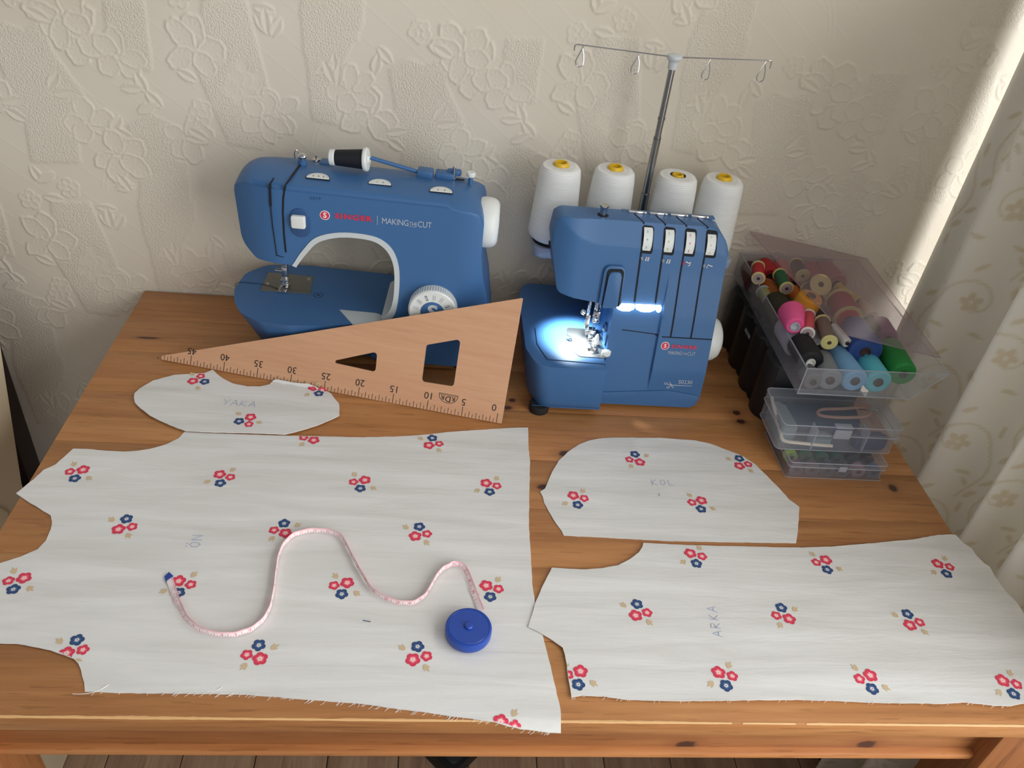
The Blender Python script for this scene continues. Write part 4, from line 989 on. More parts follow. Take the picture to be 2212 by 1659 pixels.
q = MB(); q.lathe([(.0026, 0), (.0026, .002), (.0056, .0030), (.0062, .0055), (.0046, .0085), (.0030, .0095), (0, .0100)], 24, T=T3(-.1035, .066, .2838)); q.build('pre_tension_disc', M['chrome'], sm)
q = MB(); q.tube(catmull([(-.118, .086, .276), (-.1185, .086, .285), (-.116, .087, .2885), (-.113, .087, .285), (-.113, .087, .276)], 5), .0008, 6); q.build('thread_guide_loop', M['chrome'], sm)
q = MB(); q.lathe([(0, 0), (.006, 0), (.0055, .0020), (.0012, .0028), (.0010, .0070), (0, .0074)], 16, T=T3(-.0905, .092, .2745)); q.build('thread_guide_button', M['chrome'], sm)
q = MB(); q.box((-.075, .086, .2758), (.016, .018, .004), .0012); q.build('top_flap', M['blue'], sm)
q = MB(); q.tube([(.052, .0740, .2800), (-.010, .0668, .2958), (-.064, .0640, .2927)], .0028, 12); q.build('spool_pin', M['blue'], sm)
q = MB(); q.box((.0615, .0760, .2785), (.022, .020, .011), .0022); q.build('spool_pin_hinge', M['blue'], sm)
q = MB(); q.box((.0880, .0800, .2770), (.026, .018, .010), .002); q.box((.1005, .0830, .2810), (.020, .010, .009), .003); q.build('winder_block', M['blue'], sm)
q = MB(); q.box((.1055, .0735, .2752), (.0200, .0040, .0012), .0004); q.build('winder_slot', M['gap'], sm)
q = MB(); q.lathe([(.0036, 0), (.0036, .001), (.0022, .0016), (.0022, .0170), (.0012, .0182), (0, .0184)], 16, T=T3(.1005, .0745, .2752)); q.build('bobbin_winder_spindle', M['chrome'], sm)
q = MB(); q.lathe([(.0032, 0), (.0032, .012)], 16, T=T3(.1240, .0680, .2720)); q.build('stopper_post', M['blue'], sm)
q = MB(); q.lathe([(0, 0), (.0056, 0), (.0062, .001), (.0062, .0048), (.0052, .006), (.0014, .0062), (0, .0055)], 24, T=T3(.1240, .0680, .2838)); q.build('bobbin_stopper', M['white_plastic'], sm)
q = MB(); q.prism(fillet([(-.1748, .212), (-.1690, .212), (-.1660, .192), (-.1700, .190)], .002), .085, .100, .002, T=XZ); q.build('presser_lever', M['gap'], sm)
for s_, x in (('S S F F', -.0735),):
    q = MB(); q.text(s_, .0052, T=LT(x, .2610) @ T3(0, 0, .0004), depth=.0001); q.build('dial_caption', M['blue_dark'], sm, smooth=False)
# black thread spool lying on the spool pin
SPT = T3(.380, -.178, 0) @ R(-3.5, 'Z') @ T3(-.0650, .0640, .2925) @ R(-3, 'Z') @ R(86.5, 'Y') @ R(0, 'Z')
sp = bpy.data.objects.new('thread_spool', None); C.objects.link(sp); sp.matrix_world = SPT; sp.empty_display_size = .02
tag(sp, 'black thread on a white spool lying on the top pin of the sewing machine', 'thread spool')
M['black_thread'] = thread_mat('black_thread', lin(26, 28, 34))
q = MB(); q.lathe([(.0032, 0), (.0032, -.001), (.0098, -.001), (.0106, .0), (.0106, .0052), (.0098, .0062), (.0098, .0095)], 40); q.lathe([(.0130, .0445), (.0150, .0450), (.0157, .0460), (.0157, .0495), (.0147, .0508), (.0052, .0512), (.0048, .0535), (.0032, .0535), (.0032, .0)], 48); q.build('spool_core', M['white_plastic'], sp)
q = MB(); q.lathe([(.0092, .0064), (.0103, .0072), (.0131, .0442), (.0126, .0448), (.0070, .0448)], 48); q.build('wound_thread', M['black_thread'], sp)

# ---------------------------------------------------------------- overlocker (world-aligned; the front leans back, y = -0.25 + 0.185 z)
ov = thing('overlocker', 'blue four-thread overlocker with its needle lamp lit, right of the sewing machine', 'overlocker', (.735, -.16, 0))
OI = T3(-.735, .16, 0)
def fy(z): return -.25+.185*z
SH = Matrix(((1, 0, 0, 0), (0, 1, .185, 0), (0, 0, 1, 0), (0, 0, 0, 1)))              # leans a shape with the front
def opart(q, name, m, **k): q.v = [tuple(OI @ Vector(v)) for v in q.v]; return q.build(name, m, ov, **k)
def onfront(x, z, off=0.): return T3(x, fyf(x, z)-.0006-max(0, off-.0052), z) @ R(90-10.48, 'X')
def zcrease(x): return .2385 if x > .690 else .2385+((.690-x)/.062)**2*.028
def fyf(x, z):
    """the curved front surface: leaning plane, brow above the crease, rounded left flank, raised right-hand door"""
    y = -.25+.185*z
    zc = zcrease(x)
    if z > zc: y += (z-zc)/.025*.0075
    if x < .655: y += ((.655-x)/.036)**2*.018
    xw = .7836-(.206-z)*.008
    if x >= xw and z < .206: y -= .0048*min(1., (.206-z)/.06)*min(1., max(0., (z-.029)/.035))
    return y
HS = fillet([(.7135, .006), (.8600, .006), (.8625, .030), (.8600, .140), (.8590, .2690), (.6225, .2690), (.6190, .2340), (.6330, .1680), (.6560, .1630), (.6930, .1580), (.7135, .1565)], [.004, .018, .03, .1, .034, .013, .04, .010, .02, .04, .0015], 8)
LINES = [[(.7836-(.206-z)*.008-d, z) for z in np.linspace(.205, .033, 12)] for d in (.0008, -.0001)]+[[(x, zcrease(x)) for x in np.linspace(.633, .85, 28)]]
q = MB(); q.slab(HS, 0, .118, .0045, .0045, T=XZ, seg=4, lines=LINES)
for i, (x, y, z) in enumerate(q.v):
    w = max(0., 1-y/.045); Y = y-.25+.185*z
    Y += w*(fyf(x, z)-(-.25+.185*z))
    Y = min(Y, -.152 if z > .2 else -.125)
    if z > .2 and Y > -.16 and z > .262: z -= .002
    q.v[i] = (x, Y, z)
opart(q, 'housing', M['blue'], angle=50, weld=True)
q = MB(); q.prism(fillet([(.7135, .007), (.858, .007), (.8605, .0265), (.8130, .0325), (.7135, .0245)], [.002, .022, .004, .05, .002], 8), -.0022, .02, .002, T=T3(0, -.25, 0) @ SH @ XZ); opart(q, 'base_skirt', M['blue'], angle=40)
def surf(name, poly, off, m, step=.004, thick=.002):
    """a thin skin that follows the curved front"""
    P_ = densify([tuple(p_) for p_ in poly], step); k = len(P_); vs = [Vector(p_) for p_ in P_]
    xs_ = [p_.x for p_ in vs]; zs_ = [p_.y for p_ in vs]; x = min(xs_)+step/2; tp = [tuple(p_) for p_ in vs]
    while x < max(xs_):
        z = min(zs_)+step/2
        while z < max(zs_):
            if inside(tp, x, z): vs.append(Vector((x, z)))
            z += step
        x += step
    V, E_, F_, *_ = delaunay_2d_cdt(vs, [(i, (i+1) % k) for i in range(k)], [], 1, 1e-7)
    b = bmesh.new(); bv = [b.verts.new((v.x, fyf(v.x, v.y)-off, v.y)) for v in V]
    for f in F_: b.faces.new([bv[i] for i in f])
    r = bmesh.ops.extrude_edge_only(b, edges=[e_ for e_ in b.edges if e_.is_boundary])
    for v in r['geom']:
        if isinstance(v, bmesh.types.BMVert): v.co.y += thick
    q = MB(); q.bm(b); return opart(q, name, M[m], angle=50)
# tongue-shaped window with the presser cover
q = MB(); q.prism(fillet([(.6962, .2098), (.7192, .2105), (.7200, .158), (.6950, .157)], [.006, .006, .001, .001], 6), -.0062, .006, .0004, T=T3(0, -.25, 0) @ SH @ XZ); opart(q, 'cover_gap', M['gap'])
q = MB(); q.prism(fillet([(.6928, .2130), (.7215, .2140), (.7222, .160), (.6912, .158)], [.008, .008, .001, .001], 6), -.0052, .006, .002, T=T3(0, -.25, 0) @ SH @ XZ); opart(q, 'cover_frame', M['blue'])
q = MB(); q.prism(fillet([(.6992, .2065), (.7166, .2070), (.7168, .157), (.6962, .1555)], [.006, .006, .002, .002], 6), -.0085, .004, .002, T=T3(0, -.25, 0) @ SH @ XZ); opart(q, 'thread_cover', M['blue'])
# grooves (thread channels) and the white tension wheels
def strip(name, x0, z0, x1, z1, w, off=.0006, m='gap'):
    n_ = 9; pts = [(x0+(x1-x0)*i/(n_-1), z0+(z1-z0)*i/(n_-1)) for i in range(n_)]
    d = Vector((x1-x0, z1-z0)).normalized(); p_ = Vector((-d.y, d.x))*w/2
    return surf(name, [(x-p_.x, z-p_.y) for x, z in pts]+[(x+p_.x, z+p_.y) for x, z in pts[::-1]], off, m, .006)
GX = [.7385, .7680, .7970, .8262]
for k, (x, zb) in enumerate(zip(GX, (.163, .163, .1175, .1175))):
    strip('thread_channel', x, .264, x+.0030, zb, .0021, .0006+(.0004 if k < 2 else 0))
    q = MB(); q.add([(x-.001, -.1925, .2692), (x+.001, -.1925, .2692), (x-.0080, -.166, .2694), (x-.0100, -.166, .2694)], [(0, 1, 2, 3)]); q.v += [(a, b, c_-.002) for a, b, c_ in q.v]; q.f += [(0, 4, 5, 1), (2, 6, 7, 3)]; q.m += [0, 0]; opart(q, 'top_channel', M['gap'], smooth=False)
    xc, zc = x+.0088, .2485-.0006*k
    surf('wheel_opening', fillet([(x+.0002, .2658), (x+.0150, .2650), (x+.0160, .2312), (x+.0002, .2316)], [.001, .004, .003, .001], 4), .0004, 'gap', .0035)
    q = MB(); a0 = np.linspace(-.53, .53, 15); Rw = .0325; yc_ = Rw*math.cos(.53)-.0002
    for w0 in (0,):
        vs = []
        for a in a0: vs += [(x+.0012, -Rw*math.cos(a)+yc_, Rw*math.sin(a)), (x+.0126, -Rw*math.cos(a)+yc_, Rw*math.sin(a)), (x+.0140, -Rw*.94*math.cos(a)+yc_, Rw*.97*math.sin(a))]
        n_ = len(a0); fs = []
        for i in range(n_-1):
            for c_ in (0, 1): fs.append((i*3+c_, i*3+c_+1, i*3+c_+4, i*3+c_+3))
        Tm = T3(0, (fyf(xc, .2320)+fyf(xc, .2650))/2, zc) @ R(-23, 'X')
        q.add(vs, fs, T=Tm)
    wh = opart(q, 'tension_wheel', M['white_plastic'])
    q = MB()
    for a, ch_ in ((-.33, '3'), (.0, '4'), (.33, '5')):
        q.text(ch_, .0046, T=OI @ Tm @ T3(x+.0062, -Rw*math.cos(a)+yc_-.0002, Rw*math.sin(a)) @ R(90-math.degrees(a), 'X'), depth=.0001)
    q.build('wheel_numbers', M[('cyan_ink', 'green_ink', 'red_ink', 'yellow_ink')[k]], wh, smooth=False)
    q = MB(); xs_ = x+.0060; zs_ = .2245-.0014*k                                          # little thread-path pictograms under each wheel
    if k < 2:
        for dx in (.0062, .0092): q.box((xs_+dx-.0035, fy(zs_)-.0010, zs_), (.0014, .0004, .0062)); q.box((xs_+dx-.0029, fy(zs_)-.0010, zs_+.0016), (.0018, .0004, .0016))
    elif k == 2: q.tube([(xs_-.001, fy(zs_)-.001, zs_+.003), (xs_+.004, fy(zs_)-.001, zs_+.001), (xs_+.0055, fy(zs_)-.001, zs_+.0032), (xs_+.0055, fy(zs_)-.001, zs_-.002), (xs_+.0035, fy(zs_)-.001, zs_-.003)], .0007, 6)
    else: q.tube([(xs_+.0005, fy(zs_)-.001, zs_-.003), (xs_+.0012, fy(zs_)-.001, zs_+.002), (xs_+.008, fy(zs_)-.001, zs_-.0002)], .0007, 6)
    opart(q, 'thread_pictogram', M['white_ink'], smooth=False)
    q = MB()
    for i in range(4): q.box((x+.0030, fy(zs_)-.0008, zs_-.002+i*.0013), (.0034, .0003, .0006))
    opart(q, 'wheel_caption', M['red_ink' if k == 2 else 'grey_ink'], smooth=False)
strip('cover_seam', .7785, .1170, .8600, .1172, .0013); strip('cover_seam', .7300, .1215, .7815, .1175, .0010, .0006)
# writing on the housing
def ot(name, txt, x, z, size, m, off=.0034, **k): q = MB(); q.text(txt, size, T=onfront(x, z, off), depth=.00015, **k); return opart(q, name, M[m], smooth=False)
q = MB(); q.lathe([(.0060, -.0003), (.0060, .0), (0, .0)], 36, T=onfront(.7945, .1040, .0052)); em = opart(q, 'round_emblem', M['white_ink'], smooth=False)
q = MB(); q.lathe([(.0052, .0), (.0038, .0), ], 36, T=OI @ onfront(.7945, .1040, .0054)); q.lathe([(.0038, 0), (0, 0)], 36, T=OI @ onfront(.7945, .1040, .0054)); q.build('emblem_disc', M['red_ink'], em, smooth=False)
q = MB(); q.text('S', .0078, T=OI @ onfront(.7945, .1040, .0056), bold=.0002, depth=.0001); q.build('emblem_letter', M['white_ink'], em, smooth=False)
ot('brand_lettering', 'SINGER', .8222, .1036, .0070, 'red_ink', bold=.00028, width=.0380, space=1.2)
q = MB(); q.text('MAKING', .0078, T=onfront(.8105, .0938, 0), width=.0200, depth=.0001, space=.93); q.text('THE', .0050, T=onfront(.8245, .0935, 0), width=.0064, depth=.0001); q.text('CUT', .0078, T=onfront(.8345, .0938, 0), width=.0118, depth=.0001, space=.93); opart(q, 'model_lettering', M['grey_ink'], smooth=False)
ot('model_number', 'S0230', .8352, .0480, .0082, 'grey_ink', sx=1.06)
q = MB(); X0, Z0 = .8120, .0425                                             # scissors and underline
Fp = lambda a, b: tuple(onfront(X0+a, Z0+b, .0052) @ Vector((0, 0, 0)))
for a in ((-.0055, .0016), (-.0008, -.0048)):
    q.tube([Fp(a[0]+.0022*math.cos(t_), a[1]+.0014*math.sin(t_)) for t_ in np.linspace(0, 2*PI, 13)[:-1]], .0005, 5, cyclic=True)
q.tube([Fp(-.0035, .0010), Fp(.006, -.0006), Fp(.0345, -.0004)], [.0007, .0007, .0004], 5); q.tube([Fp(.0005, -.0040), Fp(.0030, .0012), Fp(-.0010, .0048)], .0006, 5); q.tube([Fp(.002, -.0004), Fp(.0075, -.0052)], .0007, 5)
opart(q, 'scissors_mark', M['grey_ink'], smooth=False)
# free arm / bed block at lower left with its cloth plate
BL = fillet([(.5965, -.095), (.5975, -.235), (.6120, -.2795), (.7075, -.2795), (.7075, -.2300), (.7140, -.2300), (.7140, -.060), (.6040, -.052)], [.02, .03, .022, .0015, .001, .001, .01, .02], 7)
BLo = [(x+.0105*(1 if x < .66 else .25), y+(.006 if y < -.2 else 0)) for x, y in BL]
q = MB(); q.prism(BLo, .0125, .0870, .003, top_scale=BL, seg=3); opart(q, 'bed_block', M['blue'], angle=45)
q = MB(); q.prism(fillet([(.6150, -.1830), (.6148, -.2250), (.6260, -.2612), (.7072, -.2650), (.7072, -.1780)], [.006, .02, .012, .001, .002], 6), .0868, .0878, .0004, seg=1); opart(q, 'cloth_plate', M['blue'])
q = MB()
for a, b in zip(((.6142, -.182), (.6140, -.225), (.6256, -.2620), (.7072, -.2658)), ((.6140, -.225), (.6256, -.2620), (.7072, -.2658))):
    a, b = Vector(a), Vector(b); n_ = Vector((-(b-a).y, (b-a).x)).normalized()*.0005
    q.add([(a.x-n_.x, a.y-n_.y, .0874), (b.x-n_.x, b.y-n_.y, .0874), (b.x+n_.x, b.y+n_.y, .0874), (a.x+n_.x, a.y+n_.y, .0874)], [(0, 1, 2, 3)])
opart(q, 'plate_joint', M['gap'], smooth=False)
q = MB(); q.box((.6595, -.2800, .0205), (.0960, .0008, .0007)); opart(q, 'block_joint', M['blue_dark'], smooth=False)
q = MB(); q.lathe([(0, 0), (.0135, 0), (.0145, .0015), (.0140, .0125), (0, .0125)], 28, T=T3(.6240, -.2640, 0)); opart(q, 'foot', M['rubber'])
for x, y in ((.845, -.225), (.845, -.14), (.63, -.08)):
    q = MB(); q.lathe([(0, 0), (.010, 0), (.011, .001), (.011, .014), (0, .014)], 24, T=T3(x, y, 0)); opart(q, 'foot', M['rubber'])
# needle plate, looper cover, presser foot, needles
q = MB(); q.prism(fillet([(.6620, -.1800), (.6600, -.1985), (.6655, -.2030), (.6660, -.2420), (.6720, -.2515), (.7085, -.2525), (.7085, -.1800)], [.003, .003, .001, .004, .006, .001, .001], 5), .0874, .0888, .0004, seg=1); onp = opart(q, 'needle_plate', M['steel'])
q = MB(); q.box((.6950, -.232, .0880), (.013, .026, .003), .0008); opart(q, 'feed_opening', M['dark_steel'])
q = MB(); q.prism(fillet([(.7035, -.2480), (.7165, -.2470), (.7180, -.2400), (.7050, -.2380)], .003), .0872, .0945, .0018); opart(q, 'finger_lever', M['white_plastic'])
q = MB(); q.tube([(.6870, -.190, .168), (.6870, -.190, .118)], .0028, 12); q.tube([(.6965, -.195, .168), (.6965, -.195, .128)], .0034, 14); q.tube([(.7020, -.192, .168), (.7020, -.192, .120)], .0020, 10); opart(q, 'needle_bar', M['chrome'])
q = MB(); q.box((.6975, -.199, .1230), (.0105, .0085, .0190), .0016); opart(q, 'needle_clamp', M['chrome'])
q = MB()
for x, z in ((.6955, .1272), (.6975, .1225), (.6955, .1172), (.7000, .1172)): q.lathe([(.0012, 0), (.0012, .0006), (0, .0006)], 10, T=T3(x, -.2032, z) @ R(90, 'X'))
opart(q, 'clamp_screw', M['gap'])
q = MB(); q.box((.6865, -.194, .112), (.0075, .006, .020), .001); q.box((.6920, -.201, .0990), (.0150, .0120, .0080), .0015); q.lathe([(0, 0), (.0036, 0), (.0036, .0045), (0, .005)], 14, T=T3(.6800, -.196, .1255) @ R(-60, 'Y')); q.build
opart(q, 'presser_foot_holder', M['chrome'])
q = MB(); q.prism(fillet([(.6850, -.2360), (.6985, -.2360), (.7000, -.1930), (.6860, -.1930)], .003), .0888, .0925, .001); q.box((.6930, -.2080, .0955), (.0100, .0200, .0070), .0018); opart(q, 'presser_foot', M['chrome'])
q = MB()
for x in (.6950, .6990): q.tube([(x, -.199, .115), (x, -.2045, .088)], [.0007, .00025], 8)
opart(q, 'needle', M['chrome'])
q = MB(); q.tube(catmull([(.706, -.205, .098), (.7105, -.2075, .094), (.7125, -.2105, .101), (.7105, -.2115, .1085), (.7065, -.211, .110)], 6), .0016, 8); opart(q, 'upper_looper', M['chrome'])
q = MB(); q.lathe([(.0036, 0), (.0042, .001), (.0030, .012), (.0012, .0165), (0, .017)], 16, T=T3(.6990, -.2210, .0905)); opart(q, 'white_guide', M['white_plastic'])
q = MB(); lp = [(0.0085*math.cos(a), .0085*math.sin(a)) for a in np.linspace(math.radians(60), math.radians(285), 18)]
q.prism(lp+[(x*.86, y*.86) for x, y in lp[::-1]], 0, .034, .0006, T=T3(.7100, -.2045, .1075) @ R(90, 'Y') @ R(0, 'Z')); opart(q, 'looper_cover', M['blue'])
q = MB(); q.box((.7265, -.2140, .0985), (.0330, .0200, .0200), .004); opart(q, 'looper_housing', M['blue'])
q = MB(); q.add([(.7150, -.186, .155), (.7175, -.188, .113), (.7245, -.188, .117), (.7235, -.187, .145)], [(0, 1, 2, 3)]); q.v += [(a, b+.004, c_) for a, b, c_ in q.v]; q.f += [(4, 7, 6, 5), (0, 4, 5, 1), (1, 5, 6, 2), (2, 6, 7, 3), (3, 7, 4, 0)]; q.m += [0]*5; opart(q, 'arm_rib', M['blue'], smooth=False)
q = MB(); q.tube([(.6585, -.2085, .0884), (.6600, -.2130, .0884), (.6630, -.2135, .0884), (.6665, -.2095, .0884), (.6700, -.2075, .0884)], .0006, 6); q.tube([(.6640+.0032*math.cos(t_), -.2105+.0026*math.sin(t_), .0884) for t_ in np.linspace(0, 2*PI, 15)[:-1]], .0006, 6, cyclic=True); opart(q, 'plate_symbol', M['gap'], smooth=False)
# needle lamp: three lit diffusers under the head edge, and the lamp's own light
for x0, x1, dz in ((.7165, .7415, 0), (.7435, .7710, .0005), (.7722, .7795, .0006)):
    q = MB(); w_ = x1-x0; q.prism(fillet([(x0, .1595+dz), (x1, .1600+dz), (x1, .1555+dz), (x0+w_*.72, .1518+dz), (x0+w_*.3, .1518+dz), (x0, .1550+dz)], [.001, .001, .002, .004, .004, .002], 4), -.0058, .004, .0012, T=T3(0, -.25, 0) @ SH @ XZ); opart(q, 'lamp_diffuser', M['lamp'])
l = bpy.data.lights.new('needle_lamp', 'SPOT'); l.energy = 3.0; l.color = (.80, .92, 1.0); l.spot_size = math.radians(92); l.spot_blend = .7; l.shadow_soft_size = .006
lo = bpy.data.objects.new('needle_lamp', l); C.objects.link(lo); lo.location = (.668, -.196, .1515); lo.rotation_euler = Vector((.03, -.10, -1)).to_track_quat('-Z', 'Y').to_euler()
# top: pressure screw, thread guide plates, hand wheel
q = MB(); q.lathe([(.0075, 0), (.0078, .0006), (.0, .0008)], 24, T=T3(.6850, -.178, .2685)); opart(q, 'screw_hole', M['gap'])
q = MB(); q.lathe([(.0046, 0), (.0046, .0095), (.0056, .0115), (.0068, .0135), (.0068, .0150), (.0040, .0156), (0, .0150)], 24, T=T3(.6850, -.178, .2690)); opart(q, 'pressure_screw', M['chrome'])
for k in range(4):
    q = MB(); x = .7320+k*.0290; q.box((x, -.1655, .2700), (.0205, .0042, .0054), .0010); q.box((x+.0125, -.1650, .2703), (.0045, .0046, .0040), .001); opart(q, 'thread_guide_plate', M['chrome'])
q = MB(); q.box((.7790, -.1580, .2676), (.1300, .0100, .0026), .0010); opart(q, 'guide_rail', M['blue'])
q = MB(); q.lathe([(0, 0), (.030, 0), (.0330, .003), (.0340, .010), (.0325, .019), (.0285, .0255), (.022, .0290), (0, .0305)], 56, T=T3(.8600, -.185, .0880) @ R(90, 'Y')); opart(q, 'hand_wheel', M['white_plastic'])
q = MB(); q.box((.6185, -.180, .222), (.002, .006, .008), .0008); opart(q, 'side_notch', M['gap'])
# spool tray, telescopic pole with guide bar
q = MB(); q.prism(fillet([(.6080, -.112), (.9080, -.112), (.9080, -.036), (.6080, -.036)], .010), .1640, .1790, .003); opart(q, 'spool_tray', M['tray_plastic'])
q = MB(); q.box((.7620, -.105, .140), (.200, .060, .055), .006); opart(q, 'tray_bracket', M['blue_dark'])
CONES = [(.6345, -.082, .1800, .1150), (.7125, -.080, .1800, .1150), (.8030, -.083, .1792, .1150), (.8710, -.083, .1792, .1140)]
for x, y, z, h in CONES:
    q = MB(); q.lathe([(.026, 0), (.028, .0010), (.028, .0030), (.012, .0040), (.0045, .0050), (.0040, .012), (.0030, .060), (0, .0605)], 32, T=T3(x, y, .1788)); opart(q, 'cone_holder', M['black'])
q = MB(); q.tube([(.7625, -.081, .165), (.7625, -.081, .262)], .0062, 16); q.tube([(.7625, -.081, .262), (.7625, -.081, .345)], .0053, 16); q.tube([(.7625, -.081, .345), (.7625, -.081, .446)], .0045, 16)
for z in (.262, .345, .372): q.tube([(.7625, -.081, z-.0015), (.7625, -.081, z+.0015)], .0060 if z < .3 else .0053, 16)
opart(q, 'telescopic_pole', M['dark_steel'])
q = MB(); q.lathe([(0, -.004), (.0060, -.004), (.0066, .004), (.0072, .0065), (.0095, .0085), (.0105, .0110), (.0100, .0132), (.006, .0145), (0, .0147)], 28, T=T3(.7625, -.081, .4420)); opart(q, 'pole_cap', M['grey_plastic'])
BX = [(.6300, .4575-.008), (.6300, .4560), (.6330, .4577), (.7625, .4530), (.8860, .4595), (.8905, .4596), (.8925, .4585), (.8925, .4500)]
q = MB(); q.tube([(x, -.081, z) for x, z in BX], .0009, 8); br = opart(q, 'guide_bar', M['chrome'])
def bar_z(x): return .4577+(.4530-.4577)*(x-.633)/(.1295) if x < .7625 else .4530+(.4595-.4530)*(x-.7625)/.1235
for x in (.6410, .7150, .8105, .8850):
    zt = bar_z(x)-.0008
    ring = [(x+.0003, -.081, zt), (x-.0012, -.0815, zt-.0040), (x-.0050, -.0822, zt-.0130), (x-.0072, -.0825, zt-.0195), (x-.0058, -.0825, zt-.0245), (x-.0020, -.0825, zt-.0265), (x+.0020, -.0825, zt-.0245), (x+.0030, -.0822, zt-.0190), (x+.0018, -.0815, zt-.0100), (x-.0005, -.081, zt-.0030), (x, -.0800, zt+.0010)]
    q = MB(); q.tube([OI @ p_ for p_ in catmull(ring, 5)], .0008, 6); q.build('thread_loop', M['chrome'], br)
# four white thread cones on the tray
M['white_thread'] = thread_mat('white_thread', lin(232, 232, 228), 700)
CL = ['white thread cone on the overlocker, first from the left', 'white thread cone on the overlocker, just left of the telescopic pole', 'white thread cone on the overlocker, just right of the telescopic pole', 'white thread cone on the overlocker, last on the right']
c0 = None
def copy_tree(o, parent=None):
    c_ = o.copy(); C.objects.link(c_); c_.parent = parent
    for ch_ in list(o.children): copy_tree(ch_, c_)
    return c_
for k, (x, y, z, h) in enumerate(CONES):
    if c0 is None:
        c0 = thing('thread_cone', CL[0], 'thread cone', (x, y, z+.0035), 0, 'white thread cones on the overlocker stand')
        q = MB(); q.lathe([(.0120, .002), (.0300, .002), (.0335, .0050), (.0352, .0100), (.0350, .0160), (.0300, .0960), (.0285, .1070), (.0255, .1110), (.0190, .1125), (.0115, .1120)], 56); q.build('wound_thread', M['white_thread'], c0)
        q = MB(); q.lathe([(.0125, 0), (.0130, .003), (.0110, .108), (.0112, .1140), (.0095, .1165), (.0072, .1165), (.0066, .1130), (.0085, 0)], 36); q.build('cone_core', M['yellow_core'], c0)
    else:
        c_ = copy_tree(c0); c_.location = (x, y, z+.0035); c_['label'] = CL[k]
        if k == 2: [setattr(ch_, 'scale', (.80, .80, .975)) for ch_ in c_.children if ch_.name.startswith('cone_core')]

# ---------------------------------------------------------------- black bin with the clear thread box on top
bn = thing('storage_bin', 'black bin with scalloped sides standing under the clear box of thread', 'bin', (1.02, -.15, 0))
def scallop(x, y0, y1, n, r, sgn):
    out = []; L = (y1-y0)/n
    for k in range(n):
        for t_ in np.linspace(.06, .94, 9): out.append((x+sgn*r*math.sin(PI*t_)**.6, y0+L*(k+t_)))
    return out
SC = scallop(.962, -.268, -.03, 4, .015, -1)
SC2 = scallop(1.083, -.268, -.03, 4, .013, 1)
ring_ = SC2+SC[::-1]
q = MB(); q.prism(ring_, 0, .0985, .004, T=T3(-1.02, .15, 0)); q.build('bin_body', M['black'], bn, angle=50)
q = MB()
for (x, y, z) in ((.9478, -.1495, .078),): q.prism(fillet([(-.012, -.003), (.012, -.003), (.012, .003), (-.012, .003)], .001), 0, .0008, 0, T=T3(x-1.02-.0008, y+.15, z) @ R(90, 'Z') @ R(90, 'X'))
tag(q.build('side_tab', M['clear_rim'], bn), 'small clear tab on the side')
tb = thing('thread_box', 'open clear plastic box full of coloured thread spools, its lid lying askew on top', 'storage box', (1.04, -.16, .0990))
BI = T3(-1.04, .16, -.0990)
def bpart(q, name, m, **k): q.v = [tuple(BI @ Vector(v)) for v in q.v]; return q.build(name, m, tb, **k)
x0, x1, xr, yb, yf, zb, zt = .9595, 1.118, 1.160, -.008, -.328, .0995, .1420
q = MB(); q.box(((x0+x1)/2, (yb+yf)/2, zb+.0010), (x1-x0, yb-yf, .0016))
q.box((x0, (yb+yf)/2, (zb+zt)/2), (.0014, yb-yf, zt-zb)); q.box(((x0+x1)/2, yb, (zb+zt)/2), (x1-x0, .0014, zt-zb))
q.add([(x0, yf, zb), (x1, yf, zb), (xr, yf+.004, zt), (x0, yf, zt)], [(0, 1, 2, 3)]); q.add([(x0, yf+.0014, zb), (x1, yf+.0014, zb), (xr, yf+.0054, zt), (x0, yf+.0014, zt)], [(3, 2, 1, 0)])
q.add([(x1, yf, zb), (x1, yb, zb), (xr, yb, zt), (xr, yf+.004, zt)], [(0, 1, 2, 3)]); q.add([(x1-.0014, yf, zb), (x1-.0014, yb, zb), (xr-.0014, yb, zt), (xr-.0014, yf+.004, zt)], [(3, 2, 1, 0)])
bpart(q, 'tray', M['clear'], smooth=False)
q = MB(); q.tube([(x0, yf, zt), (xr, yf+.004, zt), (xr, yb, zt), (x0, yb, zt)], .0011, 6, cyclic=True); q.tube([(x0, yf, zb), (x0, yf, zt)], .0008, 6); q.tube([(x1, yf, zb), (xr, yf+.004, zt)], .0008, 6); q.tube([(x0, yf, zb+.001), (x1, yf, zb+.001)], .0009, 6); bpart(q, 'rim', M['clear_rim'])
LD = [(.9600, -.014, .1840), (1.0062, -.3020, .1820), (1.1560, -.3000, .1520), (1.1700, -.014, .1500)]
q = MB(); q.add(LD+[(a, b, c_-.0012) for a, b, c_ in LD], [(0, 1, 2, 3), (7, 6, 5, 4), (0, 4, 5, 1), (1, 5, 6, 2), (2, 6, 7, 3), (3, 7, 4, 0)]); bpart(q, 'lid', M['clear_lid'], smooth=False)
q = MB(); q.tube(LD, .0009, 6, cyclic=True); bpart(q, 'lid_edge', M['clear_lid'])

